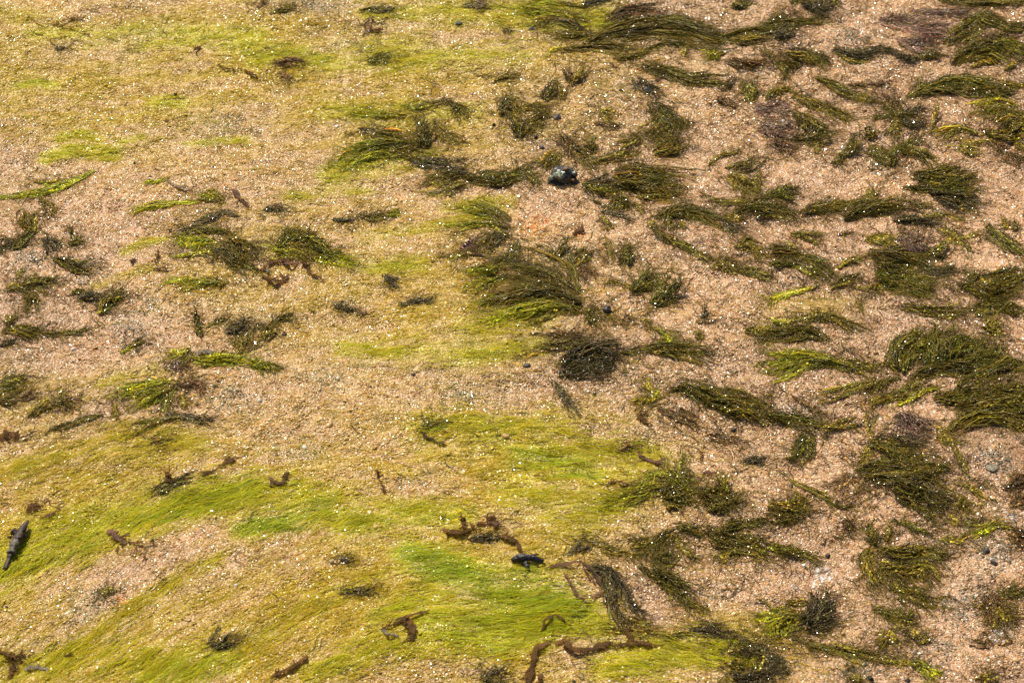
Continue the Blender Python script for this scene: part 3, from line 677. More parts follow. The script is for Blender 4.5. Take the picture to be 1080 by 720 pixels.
# ------------------------------------------------------------------ seaweed tufts
# each entry: label, then its locks (picture quarter, colour root>tip, width, guide line)
UPR = dict(up=.3, prof='root'); SPR = dict(sparse=.55); FAN = dict(prof='tip'); PT = dict(prof='root'); FLT = dict(flat=.45, sparse=.7)
EV = dict(prof='even')
TUFTS = [
 ('long dark green swathe of matted seaweed with a hollow shadow beneath', [
  ('02', 'D', 62, [(300,190),(450,125),(650,95),(900,140)]), ('02', 'D', 66, [(430,150),(700,125),(880,160),(960,150)]), ('02', 'O', 46, [(200,215),(400,200),(560,225)]),
  ('02', 'G', 44, [(560,110),(680,90),(800,120)]), ('02', 'D', 40, [(860,165),(980,130),(1080,110),(1200,95)]), ('02', 'O', 34, [(420,250),(520,235),(640,190)]), ('02', 'D', 30, [(540,215),(660,185),(820,190)]), ('02', 'O', 30, [(880,180),(1000,165),(1090,150)])]),
 ('lime tipped loose seaweed fringe at the start of the dark swathe', [
  ('02', 'O>L', 56, [(340,90),(200,60),(20,30)], SPR), ('02', 'K>O', 36, [(310,120),(180,85),(70,110)]), ('02', 'D>L', 30, [(330,40),(180,20),(60,10)], SPR), ('02', 'K', 34, [(290,30),(340,10),(400,-5)]), ('02', 'O>L', 22, [(230,200),(170,215),(140,240)], SPR), ('02', 'O', 40, [(360,140),(240,150),(140,130)], SPR)]),
 ('thin brownish weed lying over orange sand above the dark swathe', [('02', 'B', 46, [(390,70),(520,50),(640,40)], SPR), ('02', 'O', 24, [(380,110),(440,60),(470,20)], SPR)]),
 ('slender olive seaweed lock lying just under the dark swathe', [('02', 'D', 44, [(530,285),(640,300),(760,340),(890,345)], PT), ('02', 'K', 30, [(520,325),(560,370),(605,390)]), ('02', 'O', 22, [(560,255),(640,290),(720,310)])]),
 ('small lime puff of seaweed at the edge of the hollow shadow', [('02', 'O>L', 40, [(900,220),(860,222),(815,238)], dict(prof='tip')), ('02', 'Y', 14, [(720,240),(735,205)], UPR)], ),
 ('wedge of dark olive seaweed above the green cushion on bare sand', [('02', 'D', 60, [(590,425),(640,480),(720,555)]), ('02', 'O', 50, [(630,440),(620,510),(590,570)], FAN), ('02', 'D', 46, [(660,470),(670,540),(640,575)])]),
 ('green cushion of seaweed leading to the wide olive mat', [('02', 'O', 50, [(600,640),(660,625),(720,610)], dict(cov=4)), ('02', 'O', 30, [(560,570),(620,590),(690,600)], SPR), ('02', 'O', 30, [(480,560),(525,590),(440,605)], SPR)]),
 ('curved olive fronds rising in a claw shape from gravelly sand', [
  ('02', 'D>O', 40, [(30,595),(20,520),(5,430)], UPR), ('02', 'O', 36, [(40,575),(90,500),(150,480)], FAN), ('02', 'D', 34, [(130,430),(150,390),(185,345)], UPR), ('02', 'O', 20, [(40,580),(110,520),(130,540)]), ('02', 'D', 40, [(-60,495),(-35,440),(0,390)], UPR), ('02', 'O', 44, [(10,470),(70,455),(140,460)], FAN)]),
 ('pair of thin brown green sprigs bent over pink sand', [('02', 'O', 22, [(240,360),(265,330),(310,280)], UPR), ('02', 'B', 22, [(270,360),(250,320),(235,290)], UPR), ('02', 'O', 13, [(212,430),(215,360)], UPR)], 'seaweed_sprig'),
 ('short dark sprig standing beside a black pebble', [('02', 'D', 30, [(345,650),(335,610),(315,575)], UPR)], 'seaweed_sprig'),
 ('thin arched olive strands on open pink sand', [('02', 'O', 12, [(360,430),(390,490),(440,535)]), ('02', 'B', 13, [(350,520),(460,540)], SPR), ('02', 'Y', 9, [(370,470),(420,480)])], 'seaweed_sprig'),
 ('fuzzy brown olive weed sheltering the dark stone', [('02', 'B', 54, [(200,560),(245,610),(290,690)], SPR), ('02', 'O', 40, [(165,640),(160,700)]), ('02', 'O', 44, [(230,590),(270,640),(330,700)], SPR), ('02', 'O', 26, [(320,695),(420,660),(540,645)])]),
 ('wide olive mat of weed to the side of the dark stone', [
  ('12', 'D', 90, [(400,50),(520,55),(640,65),(720,85)]), ('12', 'O', 60, [(420,10),(550,5),(650,30)]), ('12', 'D', 46, [(290,55),(370,80),(440,90)]), ('12', 'D', 40, [(450,90),(460,130),(475,165)]), ('12', 'G', 50, [(500,30),(590,20),(690,50)]), ('12', 'O', 40, [(520,110),(620,120),(700,110)], SPR), ('12', 'K', 20, [(300,60),(380,30),(410,10)], UPR)]),
 ('single thin curved olive blade on smooth sand', [('02', 'O', 13, [(830,700),(880,660),(965,635)])], 'seaweed_sprig'),
 ('fallen brown hair fine strand beside the purple brown clump', [('02', 'B', 13, [(860,410),(950,450)]), ('02', 'B', 10, [(880,390),(920,345),(940,330)])], 'seaweed_sprig'),
 ('sparse brownish weed over grey gravel near the lime puff', [('02', 'B', 50, [(900,250),(1000,270),(1080,240)], SPR), ('02', 'O', 30, [(1060,180),(1090,240),(1150,300)], SPR)]),
 ('forked dark green tuft beyond the single curved blade', [
  ('02', 'D', 36, [(900,715),(990,705),(1040,655)]), ('12', 'O', 50, [(920,10),(985,60),(1010,95)]), ('12', 'O', 26, [(1040,0),(1030,50),(1010,90)]), ('12', 'O', 22, [(790,95),(870,130),(970,130),(1080,105)]), ('12', 'D', 46, [(930,175),(1010,150),(1090,150),(1180,170)]), ('13', 'G', 36, [(-20,120),(50,90),(105,88)]), ('12', 'O', 24, [(890,205),(970,190)]), ('13', 'D', 36, [(-60,190),(20,165),(115,190)])]),
 ('near black clump of weed with pointed shadow', [('03', 'K', 50, [(140,10),(200,30),(260,20)]), ('03', 'K', 40, [(170,20),(215,50),(235,55)]), ('03', 'D', 34, [(90,10),(150,-5),(200,-15)]), ('03', 'O', 14, [(290,-5),(270,30)], UPR)]),
 ('short dark sprig on pink sand between the long swathe and near black clump', [('02', 'D', 40, [(930,15),(960,20),(980,0)])], 'seaweed_sprig'),
 ('dark shaggy weed with a strong shadow below the near black clump', [('03', 'K', 44, [(20,150),(60,140),(105,120)]), ('03', 'O', 36, [(0,80),(100,95),(290,90)], SPR), ('03', 'D', 30, [(60,170),(90,110),(120,60)]), ('03', 'D', 34, [(-20,100),(40,85),(100,90)])]),
 ('loose olive weed spread over pebbly sand', [('03', 'O', 50, [(40,220),(130,230),(245,262)], SPR), ('03', 'O', 28, [(20,250),(100,270),(160,260)], SPR), ('03', 'O', 18, [(60,250),(80,330)]), ('03', 'D', 30, [(120,220),(190,240),(250,280)])]),
 ('dark weed strip with a grey tail lying across tan sand', [('03', 'K', 42, [(270,205),(380,232),(480,215),(560,235)]), ('03', 'K', 16, [(550,235),(640,248)]), ('03', 'D', 32, [(650,250),(680,230),(700,220)]), ('03', 'O', 30, [(290,220),(350,250),(410,245)], SPR)]),
 ('purplish brown film of fine weed with many glints', [('03', 'P', 100, [(470,85),(600,110),(740,95)], dict(sparse=.8, flat=.25)), ('03', 'P', 56, [(550,165),(640,190),(730,175)], dict(sparse=1.0, flat=.4)), ('03', 'P', 40, [(610,50),(760,55),(880,40)], dict(sparse=.7, flat=.4))]),
 ('dark green weed fringe at the edge of the purplish film', [('03', 'D', 40, [(720,5),(850,22),(1000,12),(1120,8)]), ('03', 'D', 24, [(730,-10),(860,0),(980,-6)])]),
 ('arched dark green lock curling round the purplish film', [('03', 'D', 40, [(750,190),(830,130),(900,80)]), ('03', 'D', 46, [(820,110),(900,75),(1020,110),(1110,95)]), ('03', 'O', 24, [(790,185),(860,160),(900,110)]), ('03', 'G', 30, [(850,80),(910,60),(960,75)])]),
 ('thick dark green bolster of weed overhanging its shadow', [('03', 'D', 70, [(780,270),(850,215),(950,185),(1080,240)]), ('03', 'G', 60, [(900,205),(1000,180),(1100,215)]), ('03', 'O', 26, [(850,285),(940,255),(1000,240)]), ('03', 'O', 40, [(800,260),(880,240),(970,250)]), ('03', 'Y', 8, [(1000,300),(1045,265)], UPR), ('03', 'P', 30, [(890,170),(940,150),(990,170)], SPR)]),
 ('long green arching lock with a shadowed underside', [('03', 'G', 54, [(590,410),(700,370),(800,345),(900,365),(1020,405)]), ('03', 'D', 36, [(800,390),(900,385),(1020,370)]), ('03', 'O', 22, [(620,325),(650,370),(600,410)]), ('03', 'D', 40, [(640,400),(740,380),(860,390)]), ('03', 'O', 30, [(980,350),(1080,362),(1140,350)])]),
 ('yellow green fluffy weed beneath the long green arch', [('03', 'O>Y', 56, [(1100,490),(1000,465),(880,490)], dict(prof='tip')), ('03', 'O>L', 40, [(1060,450),(970,440),(890,470)], SPR), ('03', 'O', 50, [(1000,560),(1060,520),(1130,500)])]),
 ('straw coloured weed strands combed flat in a fan', [('03', 'O>Y', 46, [(900,565),(800,540),(695,575)], FAN), ('03', 'O', 40, [(900,555),(1000,575),(1100,565)]), ('03', 'Y', 24, [(800,620),(900,640)], SPR), ('03', 'Y', 20, [(960,590),(860,600),(760,590)], SPR)]),
 ('brown tinged weed wisps on sand below the flat fan', [('03', 'B', 44, [(1000,640),(1080,690)], SPR), ('03', 'O', 24, [(1040,600),(1100,640)], SPR), ('03', 'B', 24, [(950,600),(985,640)], SPR)]),
 ('dark star shaped tuft with spread pointed arms', [('03', 'D', 24, [(550,490),(490,488),(445,500)], PT), ('03', 'K', 28, [(550,490),(600,472),(655,458)], PT), ('03', 'O', 24, [(550,495),(548,540),(535,590)], PT), ('03', 'D', 30, [(555,490),(530,460),(515,445)]), ('03', 'K', 28, [(560,500),(610,520),(655,515)], PT), ('03', 'B', 36, [(545,475),(525,430),(515,400)], SPR), ('03', 'D', 34, [(520,490),(560,480),(600,490)])]),
 ('single upright olive strand beside the flat straw fan', [('03', 'O', 13, [(690,545),(700,500),(716,440)], UPR)], 'seaweed_sprig'),
 ('spear shaped dark frond with a thin split foot', [('03', 'D', 30, [(270,690),(340,640),(395,575)], dict(prof='tip')), ('03', 'O', 10, [(280,680),(320,692)]), ('03', 'O', 12, [(430,595),(430,540)], UPR)]),
 ('broad dark green tuft fanning out in layered feathers', [
  ('03', 'D', 40, [(450,605),(480,650),(540,690)]), ('03', 'G', 34, [(505,700),(535,630),(645,590)], PT), ('03', 'D', 40, [(555,650),(640,645),(700,695)]), ('13', 'D', 70, [(570,70),(700,70),(900,60)], FAN), ('13', 'D', 60, [(600,15),(740,15),(850,20)]), ('13', 'K', 50, [(690,100),(800,125),(890,150)], FAN), ('13', 'G', 40, [(640,40),(760,50),(860,40)]), ('13', 'O', 30, [(780,110),(840,150),(880,160)], SPR)]),
 ('purple brown clump of fine weed caught on a green tuft', [
  ('03', 'P', 70, [(-60,450),(10,470),(90,480)], dict(sparse=.6, flat=.5)), ('03', 'P', 70, [(-40,530),(40,540),(110,560)], dict(sparse=.6, flat=.5)), ('03', 'P', 50, [(0,600),(50,600),(110,620)], dict(sparse=.45, flat=.4)), ('03', 'O', 50, [(100,400),(200,440),(345,500)]), ('03', 'D', 66, [(110,470),(200,530),(265,565)]), ('03', 'D', 46, [(100,580),(180,590),(255,575)]), ('03', 'Y', 40, [(-10,420),(40,380),(120,385)], SPR), ('02', 'G', 34, [(1000,430),(1010,390),(1000,350)]), ('03', 'O', 14, [(205,650),(212,600)]), ('03', 'O', 30, [(230,470),(300,480),(350,500)], SPR), ('03', 'B', 40, [(20,590),(70,620),(100,640)], SPR)]),
 ('narrow dark diagonal lock on clean tan sand', [('03', 'D', 36, [(190,320),(250,350),(330,390),(445,428)]), ('03', 'B', 24, [(335,355),(430,350),(505,362)], SPR), ('03', 'O', 16, [(330,395),(400,420),(460,425)])]),
 ('level dark green lock with one rising antler tip', [('13', 'D', 36, [(140,180),(250,150),(340,140)]), ('13', 'O', 20, [(330,145),(420,110),(465,60)], PT), ('13', 'D', 62, [(320,200),(420,160),(510,150),(620,140)]), ('13', 'D', 40, [(170,165),(280,155),(360,150)]), ('13', 'D', 9, [(600,140),(690,155)])]),
 ('greyish dark weed knot with a trailing olive tail', [('13', 'K', 46, [(530,210),(620,212),(730,220)]), ('13', 'O', 32, [(720,235),(790,275),(830,340)]), ('13', 'O', 14, [(730,180),(825,212)]), ('13', 'Y', 11, [(800,290),(885,270)]), ('13', 'O', 30, [(640,200),(700,190),(760,190)], SPR)]),
 ('small olive dab of weed beside a dark bristle', [('13', 'O', 26, [(95,268),(160,275),(225,287)]), ('13', 'B', 7, [(290,275),(370,255)])], 'seaweed_sprig'),
 ('tapering dark green lock ending in a blunt dark tip', [('13', 'D', 62, [(0,345),(100,352),(190,385),(270,450)], dict(prof='root')), ('13', 'G', 46, [(0,390),(120,405),(250,455)], PT), ('13', 'D', 26, [(265,490),(320,465),(385,450)]), ('13', 'O', 12, [(75,305),(105,340)], UPR), ('12', 'O', 34, [(940,325),(1000,320),(1070,375)]), ('12', 'D', 14, [(1050,310),(985,290),(975,340)])]),
 ('small leaf shaped brown green lock lying alone', [('13', 'O', 22, [(290,412),(340,382),(405,368)])], 'seaweed_sprig'),
 ('golden brown film of weed under the greyish knot', [('13', 'Y', 50, [(410,290),(490,290),(560,300)], dict(sparse=.5, flat=.3)), ('13', 'P', 56, [(540,285),(620,300),(660,275)], dict(sparse=.8, flat=.6))]),
 ('thick two layered dark tuft with a raised green horn', [
  ('13', 'D', 60, [(420,335),(520,360),(620,370),(750,400)]), ('13', 'G', 20, [(660,370),(710,335),(752,290)], UPR), ('13', 'K', 30, [(640,400),(700,425),(800,415)]), ('13', 'G', 70, [(450,430),(540,455),(620,470),(700,485)]), ('13', 'D', 50, [(510,485),(600,495),(690,500)]), ('13', 'O>Y', 24, [(560,490),(490,485),(430,480)], SPR), ('13', 'D', 40, [(440,380),(540,410),(640,430)])]),  # the K lock is shade drawn as dark strands
 ('dark green lock with upright bristle tips on the bank', [('13', 'G', 50, [(920,245),(1000,305),(1090,355)], PT), ('13', 'O', 11, [(1005,250),(990,205)], UPR), ('13', 'O', 10, [(1040,260),(1045,205)], UPR), ('13', 'D', 16, [(930,260),(925,225)], UPR)]),
 ('large dark tuft with a horn and pale tangled threads', [('13', 'D', 40, [(800,495),(850,475),(870,405)], dict(up=.22, prof='root')), ('13', 'D', 76, [(850,480),(940,510),(1090,465)]), ('13', 'D', 36, [(890,455),(1000,440),(1090,425)]), ('13', 'Y', 6, [(890,450),(920,480),(960,465)]), ('13', 'O', 30, [(870,500),(960,530),(1050,510)])]),
 ('long level dark green lock bent like a bow', [('13', 'D', 44, [(560,570),(650,578),(740,592),(850,582)]), ('13', 'D', 38, [(840,590),(940,562),(1100,605)]), ('13', 'O', 16, [(700,600),(760,610),(830,600)], SPR), ('13', 'G', 20, [(880,610),(930,585),(960,570)])]),
 ('thin yellow strands drawn out flat over the sand', [('13', 'Y>L', 26, [(210,490),(120,512),(0,552)], dict(sparse=.7, flat=.5)), ('13', 'Y', 12, [(340,490),(430,500),(520,502)], SPR), ('13', 'O', 9, [(370,540),(410,600)], SPR)]),
 ('bent brown green lock over pale lime threads', [('13', 'O', 32, [(130,625),(220,605),(330,640),(415,672)]), ('13', 'O>L', 18, [(150,620),(80,642),(-10,652)], FAN), ('13', 'D', 22, [(150,640),(220,620),(280,625)])]),
 ('lime tipped green tuft swept to one side', [('23', 'D>L', 44, [(410,120),(310,100),(200,65),(0,40)]), ('23', 'G>L', 46, [(310,95),(180,75),(60,110),(-20,135)]), ('23', 'O>L', 22, [(240,85),(160,105),(90,165)], SPR), ('13', 'D', 50, [(260,715),(170,670),(60,690),(-40,700)]), ('23', 'D', 36, [(300,80),(380,110),(450,120)], PT), ('23', 'G>L', 20, [(260,90),(140,110),(20,90)], SPR)]),
 ('short golden upright tuft near the big dome', [('13', 'O>Y', 34, [(940,700),(942,670),(930,630)], UPR), ('13', 'Y', 20, [(950,700),(965,670)], UPR)], 'seaweed_sprig'),
 ('big domed clump of dark green weed with deep shadows', [
  ('23', 'G', 76, [(565,130),(575,40),(670,-45)]), ('23', 'G', 110, [(700,110),(760,20),(820,-50)]), ('23', 'G', 76, [(860,110),(900,40),(935,-10)]), ('23', 'D', 60, [(600,150),(720,115),(860,100),(960,112)]), ('23', 'D', 84, [(700,240),(800,230),(900,200),(1090,150)]), ('23', 'D', 56, [(940,105),(1020,90),(1100,120)]), ('23', 'D', 76, [(780,285),(880,270),(1000,245),(1100,262)]),
  ('23', 'O', 56, [(760,390),(850,335),(960,310),(1100,345)]), ('23', 'D', 56, [(980,220),(1090,195)]), ('23', 'D>O', 22, [(700,180),(600,220),(480,240),(370,270)]), ('23', 'D', 18, [(670,165),(560,205),(500,235)]), ('23', 'L', 6, [(620,213),(712,203)]), ('23', 'O>L', 9, [(700,195),(600,245),(525,278)]), ('23', 'O', 30, [(720,350),(750,405),(790,425)]), ('23', 'O', 15, [(770,425),(810,500),(828,572)]), ('23', 'G', 60, [(640,90),(700,40),(780,60)]), ('23', 'O', 30, [(1000,330),(1060,350),(1110,340)])]),
 ('stringy yellow olive strands reaching out of the big dome', [('23', 'O>Y', 20, [(480,160),(400,182),(300,212),(205,245)]), ('23', 'O', 14, [(560,150),(480,182),(400,232)]), ('23', 'O', 13, [(410,110),(480,100),(540,120)], SPR)]),
 ('heavy dark lock snaking diagonally in two overlapping lengths', [
  ('22', 'D', 60, [(640,210),(720,180),(800,205),(900,242),(1040,262)]), ('22', 'D', 46, [(870,290),(960,288),(1080,312)]), ('23', 'D', 44, [(-30,305),(80,320),(150,342),(240,365)]), ('23', 'O', 20, [(220,365),(300,362),(380,358)], PT), ('23', 'G', 34, [(175,380),(155,440),(120,510)]), ('23', 'B', 16, [(100,230),(200,290),(272,325)], SPR), ('22', 'D', 40, [(830,250),(930,270),(1000,290)]), ('22', 'O', 16, [(960,255),(1060,262),(1110,275)], SPR)]),
 ('pale yellow frayed weed at the head of the heavy lock', [('22', 'O>Y', 34, [(640,235),(590,240),(520,265)], FAN), ('22', 'Y', 22, [(600,225),(570,190),(550,160)], SPR), ('22', 'L', 9, [(590,260),(605,200)])]),
 ('flat brown weed partly painted as shade beside the heavy lock', [('22', 'B', 44, [(620,275),(710,320),(790,350)], dict(sparse=.6, flat=.2)), ('22', 'B', 34, [(820,400),(900,420),(980,435)], dict(sparse=.5, flat=.2))]),  # first lock lays brown strands in place of a shadow
 ('feathery dark tuft spread over sand below a purple lump', [
  ('23', 'D', 54, [(420,425),(520,440),(610,490)]), ('23', 'D', 56, [(370,545),(480,522),(600,530),(740,540)]), ('23', 'D', 70, [(400,575),(520,580),(640,605),(745,660)]), ('23', 'D', 46, [(540,630),(640,680),(740,710)]), ('23', 'B', 20, [(400,580),(330,580),(265,612)], PT), ('23', 'B', 18, [(410,580),(390,630),(375,670)], SPR), ('23', 'O', 20, [(420,440),(410,500),(385,525)]), ('23', 'O', 16, [(440,425),(432,350),(430,295)]), ('23', 'O', 30, [(480,500),(560,480),(640,500)]), ('23', 'K', 30, [(600,610),(690,640),(760,690)]), ('23', 'O', 20, [(640,540),(720,530),(770,525)], SPR), ('33', 'K', 24, [(620,-20),(690,20),(720,60)], SPR)]),
 ('purple brown lump of matted fine weed by the feathery tuft', [('23', 'P', 60, [(530,315),(590,330),(650,375)]), ('23', 'K', 24, [(510,405),(600,425),(660,432)]), ('23', 'P', 40, [(560,370),(620,390),(680,385)], SPR)]),
 ('thin jointed green strand lying in a long diagonal', [('23', 'O', 20, [(55,550),(120,600),(220,640),(300,688),(390,692)]), ('23', 'O', 40, [(0,690),(80,700),(150,675)]), ('23', 'O', 26, [(115,635),(135,680),(130,710)]), ('33', 'D', 34, [(30,40),(80,20),(110,-10)])]),
 ('yellow stained threads with a small olive knot', [('23', 'Y', 34, [(780,590),(850,605),(910,645),(945,685)], dict(sparse=.4, flat=.3)), ('23', 'O', 34, [(800,640),(830,690),(850,715)], SPR), ('33', 'Y', 16, [(720,112),(800,122),(872,88)], SPR), ('33', 'Y', 8, [(760,5),(800,55)], SPR)]),
 ('brown weed clump at the foot of the gravel bank', [('23', 'B', 34, [(995,625),(1045,595),(1100,570)]), ('23', 'B', 36, [(1020,695),(1100,655)], SPR), ('33', 'B', 50, [(1010,80),(1060,100),(1110,130)], SPR)]),
 ('black wet clump of weed trailing a thin dark stalk', [('22', 'K', 80, [(200,90),(300,60),(400,40),(470,50)]), ('22', 'K', 54, [(190,140),(300,125),(420,95)]), ('22', 'D', 36, [(90,30),(220,10),(340,0)]), ('22', 'K', 16, [(175,165),(210,220),(268,315)]), ('22', 'D', 13, [(450,50),(510,46),(560,40)]), ('22', 'B>Y', 12, [(200,28),(100,46),(0,72)]), ('22', 'K', 50, [(240,70),(330,90),(400,70)]), ('12', 'B', 26, [(60,685),(200,690),(340,680)], SPR)]),
 ('slim dark lock just beyond the black wet clump', [('22', 'D', 36, [(550,30),(640,18),(740,40),(835,62)]), ('22', 'O', 24, [(600,50),(660,40),(720,20)]), ('12', 'O', 12, [(800,715),(790,680)], UPR)]),
 ('spiky star tuft with pale lime spikes', [
  ('22', 'G', 40, [(740,640),(700,560),(715,475)], UPR), ('22', 'G>L', 24, [(710,570),(630,555),(560,575)], PT), ('22', 'D>L', 46, [(720,610),(600,620),(480,660),(390,690)]), ('22', 'L', 9, [(700,560),(770,605)]), ('22', 'D', 60, [(780,640),(860,640),(940,665)], PT), ('22', 'D', 34, [(905,650),(890,600),(878,545)], UPR), ('22', 'D', 54, [(820,705),(870,685),(920,665)]), ('22', 'D', 70, [(620,640),(700,640),(770,650)]), ('22', 'L', 8, [(660,590),(720,500)], UPR), ('22', 'O>L', 20, [(640,650),(540,650),(440,680)], SPR)]),
 ('clipped brown weed fragment in the olive algae sheet', [('22', 'B', 18, [(440,465),(490,440),(525,475)])], 'seaweed_sprig'),
 ('small grey green weed smudge on damp tan sand', [('22', 'K', 26, [(975,512),(1020,500),(1065,512)], SPR)], 'seaweed_sprig'),
 ('dark diagonal lock under a thin twin strand', [('32', 'D', 42, [(800,60),(900,110),(1000,130),(1090,152)]), ('32', 'D', 18, [(690,60),(800,85)]), ('32', 'O', 40, [(1000,140),(1050,180),(1085,215)], SPR), ('33', 'D', 32, [(-20,145),(80,160),(150,178),(205,212)], PT), ('32', 'D', 20, [(870,72),(960,46),(1090,34)]), ('32', 'O>Y', 30, [(960,160),(900,185),(860,195)], SPR), ('33', 'L', 9, [(0,150),(70,165)])]),
 ('crooked dark weed with a hanging diagonal tail', [('32', 'D', 36, [(690,75),(600,140),(555,195)]), ('32', 'O', 22, [(700,80),(720,140),(790,215)], PT), ('32', 'D', 50, [(550,215),(620,270),(700,320),(750,370)], dict(prof='even')), ('32', 'O', 24, [(720,350),(770,390),(825,418)], PT), ('32', 'D', 34, [(590,175),(650,200),(660,170)]), ('32', 'O', 30, [(340,140),(420,165),(530,190)], SPR), ('32', 'K', 20, [(235,185),(290,150),(335,120)], SPR), ('32', 'O', 34, [(500,150),(560,130),(620,120)], SPR)]),
 ('dark curved arm of weed bordering a bare sand hollow', [('32', 'K', 46, [(310,225),(400,250),(450,320),(475,400),(510,460)]), ('32', 'O', 36, [(380,260),(420,330),(450,420)], SPR), ('32', 'O', 24, [(490,440),(530,470),(580,485)], SPR)]),
 ('thin dark line of weed edging the lime mats', [('32', 'O', 18, [(360,490),(480,500),(640,512),(760,500)]), ('32', 'K', 30, [(740,500),(860,500),(945,532)]), ('32', 'B', 13, [(775,440),(860,500),(935,532)])]),
 ('matted dark weed with straw tips on lime algae', [('32', 'K', 44, [(880,605),(950,575),(1060,570)]), ('32', 'K', 44, [(930,685),(1000,705),(1090,690)]), ('32', 'K', 34, [(1000,560),(1070,600),(1085,680)]), ('33', 'K', 44, [(0,600),(35,650),(40,705)], SPR), ('32', 'Y', 6, [(1030,690),(1035,595)], UPR), ('32', 'Y', 6, [(900,610),(935,565)], UPR), ('32', 'O', 40, [(900,640),(960,650),(1030,640)], SPR)]),
 ('bushy olive tuft with one tall pointed spire', [
  ('33', 'D', 34, [(460,150),(440,100),(412,35)], UPR), ('33', 'O', 14, [(500,135),(505,90),(512,45)], UPR), ('33', 'O', 44, [(430,140),(420,230),(455,315)]), ('33', 'D', 52, [(460,150),(560,175),(660,165),(730,190)]), ('33', 'O', 58, [(470,235),(580,250),(660,235),(700,300)]), ('33', 'D', 36, [(520,295),(600,330),(650,340)]), ('33', 'O', 24, [(560,340),(640,380),(745,412)], PT), ('33', 'O', 24, [(550,165),(640,230)]), ('33', 'O', 30, [(480,200),(530,260),(540,310)]), ('33', 'G', 24, [(640,200),(700,180),(740,170)], SPR)]),
 ('little cluster of olive sprigs under the bushy tuft', [('33', 'D', 22, [(440,390),(490,430),(550,462)]), ('33', 'D', 32, [(565,470),(560,440),(550,410)], UPR), ('33', 'O', 34, [(500,490),(515,530),(525,570)]), ('33', 'O', 20, [(600,480),(612,545)]), ('33', 'D', 9, [(630,553),(675,528)]), ('33', 'O', 20, [(540,500),(570,470),(610,460)])]),
 ('half lime half black tuft rising to a point', [('33', 'O>L', 60, [(160,430),(70,450),(-20,480)], FAN), ('33', 'K', 70, [(150,500),(200,430),(252,335)], dict(up=.22, prof='root')), ('33', 'K', 50, [(170,505),(220,480),(255,440)]), ('33', 'G>L', 30, [(150,480),(60,490),(-30,500)], SPR), ('33', 'O', 24, [(60,380),(130,370),(200,380)], SPR)]),
 ('long low dark lock trailing from the half lime tuft', [('33', 'D', 26, [(80,515),(200,570),(300,592),(400,602)]), ('33', 'D', 40, [(255,560),(330,582),(420,612)]), ('33', 'Y', 12, [(450,625),(560,632),(650,636)]), ('33', 'G>L', 28, [(600,640),(650,645),(705,695)]), ('33', 'D', 16, [(345,690),(385,715)]), ('33', 'O', 14, [(400,605),(450,620),(500,635)])]),
 ('brown olive shaggy tuft beside pale pebbly sand', [('33', 'B', 56, [(920,335),(960,400),(1005,475)]), ('33', 'D', 26, [(975,360),(1030,345),(1095,325)]), ('33', 'O', 44, [(890,395),(970,420),(1040,450)]), ('33', 'O', 30, [(930,420),(950,460),(940,480)], SPR)]),
 ('faint brown weed wisps on the pebbly sand', [('33', 'B', 22, [(850,550),(950,562)], SPR), ('33', 'O', 18, [(875,712),(965,690)], SPR), ('33', 'B', 16, [(980,560),(1000,540)], SPR)]),
 ('small lime and dark sprig below the yellow threads', [('33', 'O>L', 22, [(1050,72),(960,55),(870,88)]), ('33', 'K', 18, [(820,28),(885,52)], SPR)]),
 ('thin green sprig beside a fluffy brown puff', [('33', 'G', 18, [(520,28),(600,50),(690,95)], PT), ('33', 'B', 26, [(320,30),(335,45),(350,55)], SPR)], 'seaweed_sprig'),
 ('dark level lock between two pale sand strips', [('12', 'D', 54, [(600,200),(700,168),(800,188),(900,222)]), ('12', 'K', 26, [(885,228),(960,246)]), ('12', 'O', 10, [(655,250),(650,190)], UPR), ('12', 'O', 14, [(720,210),(690,250)], SPR), ('12', 'D', 30, [(640,180),(740,160),(820,180)])]),
 ('dark diagonal lock running down from a crooked root', [('12', 'D', 32, [(595,230),(640,280),(720,320),(790,355)]), ('12', 'O', 14, [(770,350),(845,382)], PT), ('12', 'O', 14, [(580,210),(600,240)])]),
 ('brown knotted strands below the wide olive mat', [('12', 'K', 16, [(370,170),(440,190),(525,222)]), ('12', 'O', 12, [(380,190),(412,245)]), ('12', 'O', 11, [(395,280),(415,350),(432,385)]), ('12', 'O', 10, [(520,130),(545,180)])], 'seaweed_sprig'),
 ('curved upright blade on gravel near the orange grains', [('12', 'D', 18, [(158,388),(190,335),(235,288)], dict(up=.22, prof='mid'))], 'seaweed_sprig'),
 ('small arrowhead shaped dark sprig', [('12', 'D', 40, [(482,405),(484,370),(480,328)], UPR), ('12', 'D', 8, [(480,345),(495,310)], UPR)], 'seaweed_sprig'),
 ('bent dark sprig with a brown side branch', [('12', 'D', 26, [(262,425),(270,385),(320,352)]), ('12', 'B', 30, [(280,390),(305,420),(335,455)])], 'seaweed_sprig'),
 ('twin spiky green tufts with sharp shadows', [('12', 'G', 50, [(505,520),(550,480),(588,415)], dict(up=.22, prof='root')), ('12', 'G', 58, [(590,565),(640,515),(692,448)], dict(up=.22, prof='tip')), ('12', 'O', 16, [(380,480),(450,470),(505,500)], SPR), ('12', 'D', 30, [(600,560),(650,545),(690,545)]), ('12', 'D', 30, [(545,500),(580,480),(600,460)])]),
 ('shaggy tuft with a lime fringe combed to one side', [
